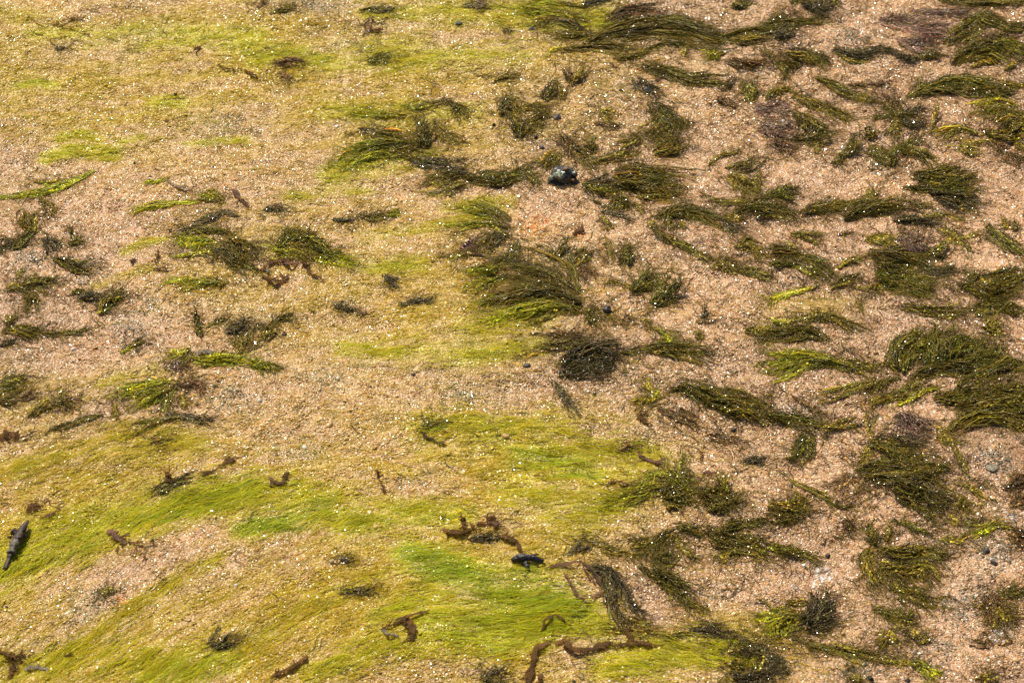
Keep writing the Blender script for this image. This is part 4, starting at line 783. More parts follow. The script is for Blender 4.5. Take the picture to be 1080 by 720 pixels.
  ('12', 'D', 84, [(270,520),(130,430),(-40,420)]), ('12', 'D>O', 70, [(300,560),(150,510),(0,520),(-110,540)]), ('12', 'G>L', 46, [(290,585),(140,565),(0,600),(-100,640)]), ('12', 'O>L', 30, [(310,600),(190,575),(60,600)]), ('11', 'G>L', 28, [(1090,350),(980,415),(870,420)]), ('11', 'G>L', 32, [(1070,445),(960,470),(895,500)]), ('11', 'O>L', 20, [(1090,510),(1000,540),(920,565)]), ('12', 'K', 40, [(100,420),(40,390),(-30,370)]), ('12', 'O', 44, [(310,570),(340,600),(380,650)], SPR), ('12', 'D', 50, [(220,480),(120,480),(20,470)]), ('12', 'O>L', 22, [(60,560),(-40,600),(-140,600)], SPR), ('12', 'D', 40, [(260,540),(180,470),(80,450)])]),
 ('pale tipped shaggy tuft around orange gravel', [('11', 'D>L', 36, [(1070,210),(980,170),(870,150)]), ('11', 'G>L', 28, [(1075,240),(960,220),(810,230)]), ('11', 'K>O', 34, [(1060,255),(970,300),(930,345)]), ('11', 'B>Y', 18, [(950,350),(880,350),(815,372)]), ('11', 'P', 36, [(860,325),(930,310)], SPR), ('12', 'D', 30, [(20,300),(0,350),(-40,380)]), ('11', 'O', 24, [(1000,210),(1040,250),(1060,290)])]),
 ('leaf like dark lock with a stalk on pale sand', [('12', 'O', 32, [(840,412),(895,390),(960,415)]), ('12', 'D', 26, [(940,405),(1010,425),(1090,442)])]),
 ('lime sprig lying among brown bits', [('12', 'O>L', 24, [(600,655),(650,690),(680,720)]), ('12', 'O', 13, [(540,620),(600,690)], SPR), ('12', 'B', 12, [(470,660),(490,615)], SPR)], 'seaweed_sprig'),
 ('solitary black bristle with a brown foot', [('12', 'K', 10, [(812,635),(816,565)], UPR), ('12', 'B', 16, [(780,642),(860,636)], SPR)], 'seaweed_sprig'),
 ('short olive lock beside the bent brown green lock', [('12', 'O', 26, [(975,672),(1080,682)])], 'seaweed_sprig'),
 ('peaked green tuft with lime strands streaming away', [
  ('01', 'D', 66, [(690,630),(700,560),(700,485)], dict(up=.25, prof='root')), ('01', 'G>L', 46, [(650,605),(530,605),(400,645),(330,690)]), ('01', 'O>L', 32, [(710,490),(600,490),(400,480)], SPR), ('01', 'O>L', 22, [(790,425),(700,440),(610,465)]), ('01', 'D', 32, [(780,415),(845,450),(890,505)]), ('01', 'O', 34, [(755,495),(790,560),(865,605)]), ('01', 'K', 24, [(430,545),(530,565)], SPR), ('01', 'O', 40, [(560,640),(650,640),(720,650)]), ('01', 'O', 40, [(500,560),(580,560),(650,590)], SPR), ('11', 'K>O', 40, [(940,25),(820,20),(690,55)]), ('01', 'G>L', 36, [(620,660),(500,650),(370,710)])]),
 ('dark green lock rolled over like a wave beside the dark stone', [('11', 'D', 54, [(860,25),(990,40),(1120,0)]), ('11', 'G', 44, [(940,10),(1060,20),(1160,0)]), ('11', 'D', 26, [(1120,-5),(1165,30),(1192,70)], PT), ('01', 'K', 46, [(640,665),(760,685),(880,695)]), ('11', 'D>L', 26, [(900,50),(800,80),(720,90)], SPR)]),
 ('small dark sprig beside bare pink sand', [('01', 'D', 22, [(60,62),(100,45),(165,30)]), ('01', 'B', 10, [(0,40),(40,8)])], 'seaweed_sprig'),
 ('short green sprig with a brown forked stem', [('01', 'G', 26, [(430,50),(490,42),(540,45)]), ('01', 'K', 14, [(510,60),(575,38)]), ('01', 'B', 12, [(490,70),(455,150)]), ('01', 'B', 13, [(465,138),(535,125)])]),
 ('round deep green weed button on olive film', [('01', 'G', 36, [(470,262),(510,252),(555,250)])], 'seaweed_sprig'),
 ('soft brown weed lump on yellow film', [('01', 'B', 44, [(70,270),(130,265),(190,275)], SPR), ('01', 'B', 20, [(100,300),(130,350)], SPR)], 'seaweed_sprig'),
 ('grey purple weed shred on lime film', [('01', 'K', 22, [(860,30),(940,22),(1000,18)], SPR), ('01', 'P', 12, [(930,40),(960,10)])], 'seaweed_sprig'),
 ('brown shred beside the claw shaped fronds', [('01', 'O', 24, [(1000,350),(1045,325),(1090,320)]), ('01', 'K', 20, [(1040,120),(1075,140)], SPR)], 'seaweed_sprig'),
 ('small grey weed shred on the thin film', [('00', 'K', 18, [(230,200),(270,208)], SPR)], 'seaweed_sprig'),
 ('bright lime strand stretched beside ragged dark weed', [('10', 'L', 30, [(400,-5),(340,25),(240,65),(120,95),(-20,112)]), ('10', 'Y', 14, [(140,45),(220,45),(260,35)], SPR), ('10', 'L', 18, [(330,40),(230,80),(150,92)])]),
 ('ragged dark weed with a green stem on bare sand', [('10', 'O', 26, [(165,105),(205,160),(190,195)], SPR), ('10', 'O', 42, [(150,260),(110,205),(130,175)], SPR), ('10', 'G', 28, [(150,240),(90,290),(30,315)]), ('10', 'K', 20, [(-10,345),(40,310)]), ('10', 'K', 34, [(180,285),(245,325)], SPR), ('10', 'D', 28, [(230,360),(320,400),(405,415)]), ('10', 'D', 18, [(290,305),(345,300)]), ('10', 'D', 10, [(305,300),(300,240)], UPR)]),
 ('olive tuft with a tiny curled loop and stalk', [('10', 'O', 8, [(75,470),(70,430),(95,420),(100,450),(80,470)]), ('10', 'D', 38, [(80,490),(160,472),(245,470)]), ('10', 'D', 26, [(128,500),(135,545),(128,592)]), ('10', 'O', 34, [(20,500),(70,495),(120,490)], SPR)]),
 ('level olive strand lying over bare sand', [('10', 'D', 34, [(0,680),(80,665),(200,690)]), ('10', 'O', 22, [(180,688),(280,682),(375,674)], PT), ('10', 'O', 16, [(30,645),(62,615)], SPR), ('20', 'K', 13, [(-10,22),(62,-2)])]),
 ('gravel flecked dark knot with a lime edged frond', [('10', 'K', 34, [(325,540),(400,530),(445,560)], SPR), ('10', 'D>G', 36, [(420,610),(450,560),(515,525)]), ('10', 'G', 13, [(300,515),(352,505)], SPR), ('10', 'L', 8, [(410,605),(460,575)])]),
 ('lime arch of weed bridging a small shadow', [('10', 'O>L', 26, [(945,140),(900,108),(840,112)]), ('10', 'L', 30, [(840,130),(760,140),(650,150),(530,172)], SPR), ('10', 'L', 18, [(720,30),(660,48),(610,50)], SPR)]),
 ('dark frond laid along the back of the tangled pair', [('10', 'K', 22, [(1010,195),(940,178),(880,210),(755,242)]), ('10', 'D', 16, [(960,170),(900,190),(850,205)])], 'seaweed_sprig'),
 ('tangled green tuft with a broad lime lip', [('10', 'D', 28, [(1010,270),(900,245),(800,255),(725,275)]), ('10', 'L', 36, [(900,290),(820,300),(745,292)], PT), ('10', 'O', 60, [(960,280),(1020,325),(1065,365)]), ('10', 'D', 28, [(950,370),(1010,402),(1078,440)]), ('10', 'O>L', 24, [(910,350),(820,350),(725,362)], SPR), ('10', 'K', 44, [(870,320),(960,340),(1010,350)], SPR), ('10', 'O>L', 26, [(980,300),(900,320),(820,330)])]),
 ('flat green lock with a lime tail beneath the tangled tuft', [('10', 'G>L', 32, [(960,470),(850,475),(755,488)]), ('10', 'L', 16, [(810,450),(680,472)], SPR), ('10', 'D', 14, [(960,470),(920,490)])]),
 ('small upright dark twiggy weed on tan sand', [('10', 'D', 18, [(855,705),(832,650),(818,580)], dict(up=.3)), ('10', 'D', 12, [(865,665),(905,640),(965,626)]), ('10', 'K', 44, [(950,685),(1050,640)], SPR), ('20', 'O', 34, [(1015,50),(1030,10),(1035,-30)]), ('11', 'D', 18, [(50,660),(100,625),(175,608)]), ('11', 'D', 22, [(30,715),(58,665)])]),
 ('humped green tuft with a tapering lime tail', [('11', 'G', 50, [(80,330),(150,275),(225,270)]), ('11', 'G', 54, [(150,285),(240,300),(310,350)]), ('11', 'G>L', 40, [(240,320),(310,355),(410,388)], PT), ('11', 'O>L', 50, [(250,375),(160,345),(50,330)], SPR), ('11', 'L', 30, [(230,370),(300,380),(390,385)]), ('11', 'O', 40, [(110,300),(170,330),(230,350)])]),
 ('grey shred of weed on pink sand', [('11', 'K', 26, [(30,172),(80,160),(125,182)], SPR)], 'seaweed_sprig'),
 ('dark weed shred with a lime end on the film', [('11', 'D', 28, [(430,180),(500,192),(550,185)]), ('11', 'L', 18, [(550,185),(610,180)], SPR), ('11', 'K', 13, [(320,205),(412,206)], SPR)], 'seaweed_sprig'),
 ('small brown grey weed comma on lime film', [('11', 'K', 18, [(540,440),(560,460),(582,492)])], 'seaweed_sprig'),
 ('scattered grey weed flecks on pale sand', [('11', 'K', 20, [(600,560),(660,550),(750,542)], SPR), ('11', 'K', 20, [(320,570),(420,588)], SPR)], 'seaweed_sprig'),
 ('thick bright lime strand ending in a green point', [('20', 'L', 36, [(810,92),(900,82),(1000,80),(1080,92)], EV), ('20', 'L>G', 34, [(1050,90),(1110,100),(1175,120)], PT), ('20', 'O>L', 36, [(800,30),(770,55),(730,75)]), ('20', 'P', 34, [(690,102),(765,110)], FLT)]),
 ('sunlit comb of lime weed strands on bare sand', [('20', 'G>L', 36, [(745,170),(640,180),(560,200),(475,222)]), ('20', 'D>L', 36, [(725,190),(640,240),(565,272)]), ('20', 'G', 20, [(740,205),(705,245),(690,300)]), ('20', 'O', 12, [(765,220),(782,275)]), ('20', 'B', 20, [(730,180),(830,180),(862,222)]), ('20', 'L', 12, [(700,215),(620,250)]), ('20', 'G>L', 14, [(690,190),(600,215),(520,240)])]),
 ('dark leaf shaped lock with a long olive stem', [('20', 'O', 22, [(800,328),(740,325),(640,350),(535,392)]), ('20', 'K', 26, [(690,308),(780,318),(895,338)], PT), ('20', 'B', 8, [(600,400),(690,420)])]),
 ('thin dark strand slanting over pink sand', [('20', 'D', 18, [(190,382),(260,360),(350,330),(405,308)])], 'seaweed_sprig'),
 ('ragged olive weed bits on sand by the dark strand', [('20', 'O', 18, [(482,265),(490,325)], SPR), ('20', 'B', 14, [(340,215),(320,250),(280,270)]), ('20', 'O', 22, [(262,200),(270,262)]), ('20', 'O', 26, [(115,322),(170,282),(235,255)])]),
 ('lime flecked olive weed over brownish sand', [('20', 'G', 44, [(-10,200),(50,172),(105,150)], SPR), ('20', 'O', 40, [(-10,250),(60,240)], SPR), ('20', 'B', 24, [(90,240),(140,215)], SPR)]),
 ('small dark weed twist on the sandy bank', [('20', 'D', 20, [(540,30),(570,12),(600,5)]), ('20', 'L', 9, [(505,48),(545,28)])], 'seaweed_sprig'),
 ('dark weed fringe holding two brown leaves', [('20', 'K', 30, [(630,645),(700,605),(800,565)], SPR)], 'seaweed_sprig'),
 ('green tongue of weed against a grey strip', [('21', 'G', 30, [(700,372),(740,350),(800,350)], SPR)], 'seaweed_sprig'),
 ('blurred dark weed speck in lime algae', [('30', 'K', 34, [(885,572),(940,555),(990,528)], SPR)], 'seaweed_sprig'),
 ('tiny dark forked sprig on the bare pink sand', [('30', 'D', 13, [(435,355),(468,318)]), ('30', 'D', 8, [(440,350),(430,322)])], 'seaweed_sprig'),
 ('dark ragged weed shred beside the forked brown scrap', [('31', 'K', 28, [(880,110),(960,105),(1040,95)], SPR), ('31', 'K', 34, [(945,700),(1050,685)], SPR)], 'seaweed_sprig'),
 ('brownish weed flecks along the slanting olive streak', [('31', 'K', 22, [(340,332),(420,332),(505,328)], SPR), ('31', 'K', 14, [(355,200),(385,195)], SPR)], 'seaweed_sprig'),
]
for e in TUFTS:
    tuft(e[0], e[1], *(e[2:3]))

# ------------------------------------------------------------------ loose crumbs of weed washed over the bare sand
def crumbs():
    N = 15000
    px = rng.uniform(-50, 1130, N); py = rng.uniform(-40, 770, N)
    f = fbm(px / 60 + 70, py / 38 + 2, 3)
    right = sstep(420, 680, px)
    k = rng.random(N) < sstep(.42, .64, f) * (.22 + .78 * right)
    px, py = px[k], py[k]
    for gp_, pc, wz in ALLP:
        if pc == 'L': continue
        q = int(10 + wz * .8)
        j = rng.integers(0, len(gp_), q)
        px = np.r_[px, gp_[j, 0] + rng.normal(0, 6 + wz * .16, q)]; py = np.r_[py, gp_[j, 1] + rng.normal(1, 3 + wz * .12, q)]
    n = len(px); print('crumbs', n)
    P0 = ray_to(px, py, np.zeros(n))
    a = np.radians(flow(px, py) + rng.normal(-12, 42, n))
    q = ray_to(px + 10 * np.cos(a), py - 10 * np.sin(a), np.zeros(n))
    D = q - P0; D[:, 2] = 0; D /= np.linalg.norm(D, axis=1, keepdims=True); Nn = np.stack([-D[:, 1], D[:, 0], np.zeros(n)], 1)
    L = rng.uniform(.003, .011, (n, 1)) + .022 * rng.random((n, 1)) ** 4; K = 6; s_ = np.linspace(-.5, .5, K)[None]
    C = P0[:, None] + D[:, None] * (L * s_)[..., None] + Nn[:, None] * (rng.normal(0, .5, (n, 1)) * L * s_ ** 2 + .05 * L * np.sin(s_ * 9))[..., None]
    C[..., 2] = height(C[..., 0], C[..., 1]) + rng.uniform(.0008, .0016, (n, 1))
    hw = rng.uniform(.00022, .0005, (n, 1)) * (1 - .8 * np.abs(2 * s_) ** 1.5)
    pal = np.array([PAL['O'], PAL['D'], PAL['B'], PAL['Y'], PAL['K'], PAL['P']])
    c = pal[rng.choice(6, n, p=[.34, .22, .18, .1, .08, .08])][:, None] * np.exp(rng.normal(0, .3, (n, 1, 1)))
    V, F, cc = tubes(C, hw, hw * .6, np.repeat(c, K, 1), 3)
    tag(link('weed_crumbs', mesh_np('weed_crumbs', V, F, M_WEED, cc)), 'scattered short brown and olive weed threads on the sand', 'seaweed', kind='stuff')
crumbs()

# ------------------------------------------------------------------ weed-coloured beads added to give the weed its glints
def beads():
    P = np.concatenate([b[0] for b in BEADS]); c = np.concatenate([b[1] for b in BEADS]); N = len(P)
    me = bpy.data.meshes.new('glint_beads'); me.vertices.add(N); me.vertices.foreach_set('co', P.astype(np.float32).ravel())
    def fa(nm, typ, arr, key): me.attributes.new(nm, typ, 'POINT').data.foreach_set(key, np.ascontiguousarray(arr, np.float32).ravel())
    fa('gcol', 'FLOAT_COLOR', np.concatenate([c, np.ones((N, 1))], 1), 'color')
    fa('grough', 'FLOAT', rng.uniform(.08, .26, N), 'value')
    fa('grot', 'FLOAT_VECTOR', np.stack([rng.normal(0, .4, N), rng.normal(0, .4, N), rng.uniform(0, 6.283, N)], 1), 'vector')
    fa('gsize', 'FLOAT_VECTOR', rng.uniform(.0005, .0011, (N, 1)) * np.array([1, 1, .6]), 'vector')
    o = link('glint_beads', me); scatter_on(o, M_GRAIN)
    tag(o, 'tiny weed coloured beads added on the weed for wet glints', 'glint', kind='stuff'); print('beads', N)
beads()

# ------------------------------------------------------------------ brown scraps
LF = dict(shape='leaf'); E_ = dict(shape='even'); FK = dict(shape='fork')
SCRAPS = [
 ('straggling thin brown strand lying on olive film', [('00', 'B', 8, [(120,70),(160,95),(220,102)]), ('00', 'B', 11, [(215,103),(290,80),(355,68)]), ('00', 'B', 9, [(225,105),(300,115),(350,135),(385,162)])]),
 ('bent dark brown strand with a leafy end', [('00', 'K', 12, [(920,270),(960,290),(1025,290)]), ('00', 'B', 14, [(1025,290),(1060,310),(1090,325)])]),
 ('tiny brown speck of weed on green film', [('00', 'B', 24, [(820,210),(850,200)], LF)]),
 ('plum brown blade lying flat beside the lime arch', [('10', 'P', 22, [(980,78),(1010,112),(1058,152)], E_)]),
 ('flat brown flake with an upright stub', [('10', 'B', 14, [(640,412),(735,412)]), ('10', 'B', 9, [(668,330),(655,395)])]),
 ('tiny dark red flake on tan sand', [('10', 'P', 16, [(548,380),(575,374)], LF)]),
 ('shiny brown bladdery weed clustered on the humped tuft', [('11', 'B', 26, [(20,425),(80,380),(150,370)], dict(rise=.009)), ('11', 'B', 30, [(30,440),(90,465),(145,440)], dict(rise=.01, shape='leaf')), ('11', 'B', 18, [(190,375),(215,400),(225,435)], dict(rise=.008)), ('11', 'B', 13, [(220,430),(295,465)]), ('11', 'W', 14, [(25,410),(70,430)], dict(shape='leaf', rise=.006)), ('11', 'P', 22, [(100,375),(150,395),(180,380)], dict(rise=.01))]),
 ('small brown strip on pink sand by grey flecks', [('11', 'P', 13, [(420,605),(505,582)], LF)]),
 ('pale grey scrap beside the lime arch', [('10', 'W', 15, [(700,38),(740,60),(812,82)])]),
 ('pale shining scrap over the thick lime strand', [('20', 'W', 24, [(825,58),(865,40),(900,52)], LF)]),
 ('dark brown clod of weed at the edge of bare sand', [('20', 'B', 36, [(-20,408),(40,388),(85,402)], dict(shape='leaf', rise=.008)), ('20', 'K', 10, [(60,422),(145,380)])]),
 ('dark brown pointed leaf standing on the sand', [('20', 'B', 26, [(705,592),(712,570),(708,548)], dict(shape='leaf', tip=.01)), ('20', 'B', 10, [(700,590),(735,585)])]),
 ('long curved brown strip with a swollen end', [('20', 'B', 13, [(830,555),(900,545),(945,515)]), ('20', 'B', 26, [(940,520),(965,505),(995,488)], LF)]),
 ('translucent brown scrap with loops beside the dark twig', [('20', 'B', 18, [(110,712),(150,690),(175,700)], LF), ('30', 'B', 12, [(110,0),(150,-15),(200,-10)]), ('30', 'P', 12, [(170,20),(220,5),(250,-25)]), ('20', 'B', 8, [(170,690),(200,660),(215,680),(270,675)])]),
 ('clotted brown scrap on the lime band', [('21', 'P', 18, [(50,570),(95,600),(130,585)]), ('21', 'B', 18, [(135,545),(120,575),(105,610)]), ('21', 'P', 12, [(70,590),(60,610)])]),
 ('rusty little root on tan sand', [('21', 'B', 11, [(520,582),(548,640)], FK), ('21', 'B', 10, [(512,540),(516,560)])]),
 ('grey strip beside the green tongue of weed', [('21', 'K', 13, [(690,375),(740,412),(812,440)], E_)]),
 ('greyish leaf with fine red brown rootlets', [('30', 'P', 34, [(460,72),(495,105),(535,132)], LF), ('30', 'B', 9, [(530,122),(600,130),(662,135)]), ('30', 'B', 8, [(560,130),(575,150),(548,182)]), ('30', 'B', 7, [(585,165),(610,185),(600,215)]), ('30', 'B', 8, [(500,140),(488,168)])]),
 ('two armed brown scrap at the rim of the lime tinged band', [('30', 'B', 26, [(-20,570),(40,602),(105,598)]), ('30', 'B', 26, [(40,700),(55,660),(50,610)], {})]),
 ('small pale scrap in lime algae', [('30', 'W', 18, [(100,662),(150,655),(205,662)], E_)]),
 ('little russet fleck on the film', [('30', 'B', 14, [(270,610),(310,595)], LF)]),
 ('forked brown scrap like a broken antler', [('31', 'B', 28, [(790,72),(850,85),(905,72)]), ('31', 'B', 26, [(900,72),(960,40),(1005,15)], FK), ('31', 'B', 20, [(885,65),(875,35),(865,8)], dict(shape='leaf', tip=.008)), ('31', 'P', 20, [(980,42),(1035,52)], LF)]),
 ('dark brown strap next to the black stick', [('31', 'B', 24, [(1025,98),(1080,110),(1125,165)], dict(rise=.007))]),
 ('curled two armed brown scrap on yellow film', [('31', 'B', 22, [(580,475),(640,440),(735,408)], E_), ('31', 'B', 28, [(635,450),(655,490),(655,545)], E_), ('31', 'W', 16, [(530,490),(560,515),(600,518)], dict(rise=.008)), ('31', 'B', 14, [(525,495),(560,480),(590,470)])]),
 ('faint brown strand on pink sand', [('31', 'B', 18, [(60,692),(140,660),(222,600)], E_)]),
 ('purple brown loops of translucent ribbon weed', [('32', 'P', 16, [(140,238),(220,220),(300,212),(350,260),(385,315)], dict(rise=.008, shape='even', flaps=2)), ('32', 'P', 11, [(220,255),(260,320),(280,360)], dict(shape='even', rise=.006)), ('32', 'P', 11, [(275,358),(330,360),(385,335)], dict(shape='even', rise=.006)), ('32', 'P', 8, [(350,310),(345,290),(300,230)], dict(rise=.008))]),
 ('wide wavy brown ribbon lying along the lime mats', [('32', 'B', 24, [(185,555),(225,535),(260,575),(340,580),(430,548)], dict(shape='even', rise=.008)), ('32', 'B', 20, [(420,560),(540,552),(645,562)], dict(shape='leaf', rise=.005)), ('32', 'B', 18, [(480,480),(500,530),(540,550)], dict(rise=.004))]),
 ('twisted brown ribbon running down over sand', [('32', 'B', 24, [(165,540),(110,575),(85,640),(72,730)], dict(shape='even', rise=.007)), ('32', 'B', 14, [(110,740),(130,680)], E_)]),
 ('yellow brown arched loop on lime algae', [('32', 'B', 12, [(125,500),(145,450),(195,432),(225,470)], dict(shape='even', rise=.012, flaps=0))]),
 ('curled orange brown chip on tan sand', [('22', 'B', 18, [(525,300),(550,330),(580,350)], LF), ('22', 'B', 12, [(530,290),(570,300)])]),
 ('dull purple shreds caught behind the spiky star tuft', [('22', 'P', 20, [(530,470),(590,505),(665,515)]), ('22', 'P', 12, [(795,548),(865,555)]), ('22', 'B', 14, [(390,602),(440,592),(525,608)]), ('22', 'P', 14, [(600,515),(650,490)])]),
 ('rust coloured chips near the orange gravel', [('12', 'B', 20, [(260,270),(285,250),(310,265)], LF), ('12', 'B', 8, [(290,250),(297,225)])]),
 ('pale flat strip caught on the purple brown clump', [('03', 'W', 11, [(105,342),(145,375),(192,410)], E_)]),
 ('white thread stuck in sand by the dark stone', [('02', 'W', 5, [(75,700),(130,675)], E_)]),
 ('thin brown bristle lying on the gravelly bank', [('22', 'B', 7, [(780,450),(800,470),(795,502)], E_)]),
]
for lb, st in SCRAPS:
    scrap(lb, st)

# ------------------------------------------------------------------ stone, stick, twig, pebbles, chips
import bmesh
def lump(sub, seedv, amp, sx, sy, sz, facet=0.0):
    bm = bmesh.new(); bmesh.ops.create_icosphere(bm, subdivisions=sub, radius=1)
    rg = np.random.default_rng(seedv)
    pl = rg.normal(size=(14, 3)); pl /= np.linalg.norm(pl, axis=1, keepdims=True); pd = rg.uniform(.68, .95, 14)
    ph = rg.uniform(0, 6, 6)
    for v in bm.verts:
        c = np.array(v.co); c /= np.linalg.norm(c)
        rr = 1 + amp * (math.sin(c[0] * 4 + ph[0]) * math.sin(c[1] * 5 + ph[1]) + .6 * math.sin(c[2] * 9 + ph[2]) * math.sin(c[0] * 8 + ph[3]))
        if facet:
            for k in range(14):
                q = c @ pl[k]
                if q > 1e-3: rr = min(rr, pd[k] / q)
        c = c * rr
        v.co = (c[0] * sx, c[1] * sy, c[2] * sz)
    return bm
def lump_obj(name, mat, px, py, w_px, h_px, seedv, parent=None, facet=1, sub=2, smooth=False, sink=.42):
    g = ground_at(px, py)[0]
    w_px *= .85; h_px *= .85
    sx = w_px / 2 * S; sz = h_px / 2 * S * .95; sy = sx * .9
    bm = lump(sub, seedv, .12, sx, sy, sz, facet)
    me = bpy.data.meshes.new(name); bm.to_mesh(me); bm.free(); me.materials.append(mat)
    me.polygons.foreach_set('use_smooth', [smooth] * len(me.polygons))
    o = link(name, me); o.location = (g[0], g[1] - sz * .3, g[2] + sz * (1 - 2 * sink)); o.rotation_euler = (0, 0, seedv * 1.3)
    return o
# dark stone, crusted
g = ground_at(593, 189)[0]
st = link('stone', None, None, g + np.array([0, 0, 0])); st.empty_display_size = .01
def lpart(name, mat, dx, dz, wpx, hpx, seedv, dy=0.0, sub=3, smooth=False):
    bm = lump(sub, seedv, .14, wpx / 2 * S, wpx / 2 * S * .85, hpx / 2 * S, 1)
    me = bpy.data.meshes.new(name); bm.to_mesh(me); bm.free(); me.materials.append(mat)
    me.polygons.foreach_set('use_smooth', [smooth] * len(me.polygons))
    o = link(name, me, st); o.location = (dx * S * .9, dy * S * .9, (dz * .86 - 4) * S); o.scale = (.9, .9, .86); return o
lpart('core', M_STONE, 0, 9, 36, 32, 3)
for k, (dx, dz, w_, s_) in enumerate([(-13, 6, 14, 5), (13, 8, 15, 6), (5, 19, 13, 7), (-6, 3, 15, 8), (9, 1, 14, 9), (15, 15, 11, 10), (-2, 12, 13, 12)]):
    lpart('knob', M_STONE, dx, dz, w_, w_ * .9, s_ + 20, dy=-9 + 3 * (k % 3), sub=2)
lpart('crust', M_STONE_G, -5, 17, 17, 13, 31, dy=-8, sub=2)
lpart('crust', M_STONE_G, -14, 13, 9, 8, 32, dy=-9, sub=2)
lpart('orange_chip', M_ORANGE, 4, 25, 6, 4, 33, dy=-4, sub=1)
lpart('orange_chip', M_ORANGE, 13, 14, 5, 4, 34, dy=-13, sub=1)
tag(st, 'dark glittering stone crusted pale green on its upper face', 'stone')

def rod(name, pts, radii, mat, parent, ns=9, jag=.3, lift=None):
    P = np.array(pts, float); G = []
    for i, (x, y) in enumerate(P):
        G.append(ground_at(x, y, (radii[i] * S) * .85 + (lift[i] * S if lift else 0))[0])
    G = spline(np.array(G), 18); r = np.interp(np.linspace(0, 1, 18), np.linspace(0, 1, len(radii)), radii) * S
    r = r * (1 + jag * 2.2 * (vnoise(np.arange(18) * .3 + radii[0] * 9, np.full(18, radii[-1] * 3)) - .5))
    T = np.gradient(G, axis=0); T /= np.linalg.norm(T, axis=1, keepdims=True)
    A = np.cross(T, [0, 0, 1.]); A /= np.linalg.norm(A, axis=1, keepdims=True); B = np.cross(A, T)
    V = []
    for j in range(ns):
        an = 2 * math.pi * j / ns; w_ = 1 + jag * math.sin(j * 5.1)
        V.append(G + A * (r * math.cos(an) * w_)[:, None] + B * (r * math.sin(an) * w_)[:, None])
    V = np.stack(V, 1).reshape(-1, 3)
    fl = []
    for i in range(17):
        for j in range(ns):
            fl.append((i * ns + j, i * ns + (j + 1) % ns, (i + 1) * ns + (j + 1) % ns, (i + 1) * ns + j))
    fl.append(tuple(range(ns - 1, -1, -1))); fl.append(tuple(range(17 * ns, 18 * ns)))
    off = np.array(parent.location)
    me = bpy.data.meshes.new(name); me.from_pydata([tuple(v) for v in (V - off)], [], fl); me.materials.append(mat)
    me.polygons.foreach_set('use_smooth', [len(f) == 4 for f in fl])
    return link(name, me, parent)
g = ground_at(556, 592)[0]
bs_ = link('stick', None, None, g); bs_.empty_display_size = .01
rod('shaft', [(540, 591), (547, 588), (560, 588), (573, 592)], [1.7, 2.9, 3.1, 2.6], M_BLACK, bs_, lift=[1, 3, 3, 1])
rod('stub', [(552, 592), (556, 598), (558, 601)], [2.4, 2.2, 1.3], M_BLACK, bs_)
rod('splinter', [(558, 587), (564, 585), (568, 584)], [1.6, 1.2, .6], M_BLACK, bs_, lift=[4, 5, 5])
tag(bs_, 'short wet black stick with a broken stub', 'stick')
g = ground_at(16, 576)[0]
tw = link('twig', None, None, g); tw.empty_display_size = .01
rod('shaft', [(29, 549), (25, 555), (20, 563), (17, 570)], [2.0, 3.0, 4.6, 4.8], M_TWIG, tw, lift=[6, 5, 4, 3])
rod('worn_middle', [(18, 567), (14, 575), (11, 583)], [4.9, 4.6, 3.4], M_TWIG_G, tw, lift=[3, 3, 2])
rod('tip', [(11.5, 582), (9, 589), (5, 600)], [3.0, 2.6, 2.0], M_TWIG, tw, lift=[2, 1, 0])
rod('knot', [(18, 562), (14, 560), (12, 563)], [3.4, 3.2, 1.6], M_TWIG, tw, lift=[4, 4, 3])
rod('knot', [(21, 562), (24, 564), (26, 562)], [3.0, 3.0, 1.6], M_TWIG, tw, lift=[4, 4, 3])
rod('knot', [(12, 566), (8, 566)], [2.0, .8], M_TWIG, tw, lift=[4, 4])
tag(tw, 'knobbly dark brown twig with a worn grey middle', 'twig')

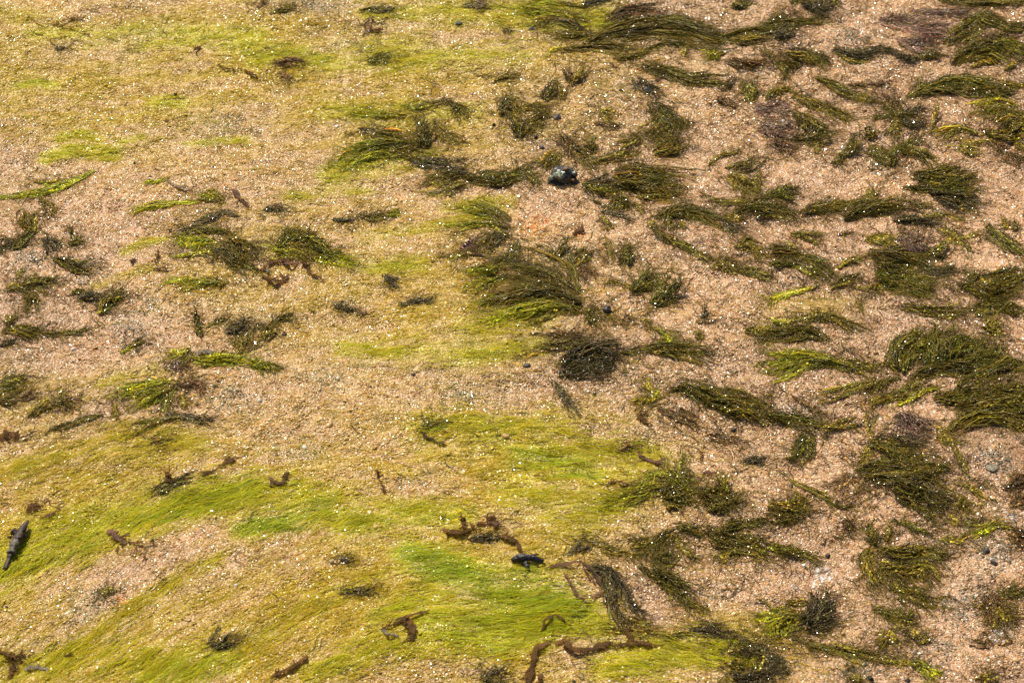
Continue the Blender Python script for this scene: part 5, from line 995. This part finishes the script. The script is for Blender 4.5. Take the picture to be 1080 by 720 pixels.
PEBS = [  # px, py, w, h, dark, label
 (484, 25, 12, 7, 0, 'small slate grey pebble alone on green film'),
 (561, 31, 11, 8, 0, 'slate grey pebble under the lime tipped fringe'),
 (588, 124, 15, 9, 0, 'flat slate pebble beside the claw shaped fronds'),
 (571, 155, 9, 7, 0, 'pale grey chip of rock on gravelly sand between sprigs'),
 (627, 147, 9, 7, 1, 'black pebble beside a short dark sprig'),
 (565, 145, 8, 7, 1, 'black pebble at the foot of the claw shaped fronds'),
 (521, 132, 6, 7, 1, 'black pebble beside the peaked green tuft'),
 (368, 232, 9, 6, 1, 'flat black pebble on pale sand near the lime ended shred'),
 (556, 386, 11, 7, 0, 'slate pebble under the black wet clump'),
 (640, 326, 15, 13, 0, 'grey gravelly lump beside the twin spiky tufts'),
 (774, 453, 8, 7, 1, 'shiny black pebble tucked against the heavy dark lock'),
 (834, 513, 7, 8, 1, 'black pebble beside the jointed green strand'),
 (1040, 581, 10, 12, 0, 'slate grey pebble on the gravel bank'),
 (1048, 593, 9, 8, 0, 'bluish grey pebble in the gravel bank'),
 (873, 586, 8, 9, 0, 'grey pebble on smooth tan sand'),
 (918, 715, 8, 6, 1, 'round black pebble at the edge of grey gravel'),
 (957, 717, 7, 5, 1, 'round black pebble among brown grains'),
 (1046, 492, 20, 4, 4, 'smooth grey green stone sunk in sand'),
 (185, 100, 5, 6, 1, 'black grain beside the lime algae puff'),
 (142, 172, 5, 4, 1, 'black grain near the tapered lime patch'),
 (86, 239, 5, 4, 1, 'black grain on bare sand beside the ragged weed'),
 (100, 530, 4, 4, 1, 'black grain on the olive band'),
 (7, 640, 5, 5, 1, 'black grain on yellow film'),
 (605, 718, 6, 5, 1, 'black grain below the brown ribbon'),
 (300, 353, 8, 6, 1, 'black grain beside the twiggy dark weed'),
 (436, 395, 6, 6, 0, 'grey grain on bare sand by the green streak'),
 (627, 416, 6, 6, 1, 'dark grain on sand below the black wet clump'),
 (655, 96, 7, 6, 1, 'dark grain on sand under the slender olive lock'),
 (683, 95, 16, 9, 1, 'black pebble half under the slender olive lock'),
 (848, 596, 9, 7, 2, 'milky chip of quartz near the dark diagonal lock'),
 (864, 601, 12, 7, 2, 'white quartz chip on smooth tan sand'),
 (872, 600, 8, 5, 2, 'little white quartz chip'),
 (321, 471, 8, 5, 3, 'white shell fragment on gravelly sand'),
 (77, 368, 7, 5, 3, 'white shell fragment on bare pink sand'),
 (826, 128, 8, 7, 3, 'white flake painted as a silver glint in the purple brown clump'),  # a glint built as a pale flake in shell colour
 (249, 617, 6, 5, 2, 'pale pink quartz grain on pink sand'),
 (274, 422, 6, 5, 3, 'white shell crumb on sand near the dark leaf shaped lock'),
 (355, 133, 6, 4, 3, 'white shell crumb on olive film'),
 (931, 303, 7, 9, 2, 'pale quartz grain beside the brown green lock'),
 (1060, 676, 10, 7, 2, 'whitish lump of quartz beside the shaggy tuft'),
]
for i, (x, y, w_, h_, k, lb) in enumerate(PEBS):
    o = lump_obj(['pebble', 'pebble', 'quartz_chip', 'shell_or_glint', 'sunken_stone'][k], [M_PEB, M_PEBD, M_QUARTZ, M_SHELL, M_SUNK][k], x, y, w_, h_ * (1.0 if k < 2 else .8), 40 + i, sub=3 if k < 2 else 2, smooth=False, facet=1)
    tag(o, lb, ['pebble', 'pebble', 'quartz', 'shell', 'stone'][k])
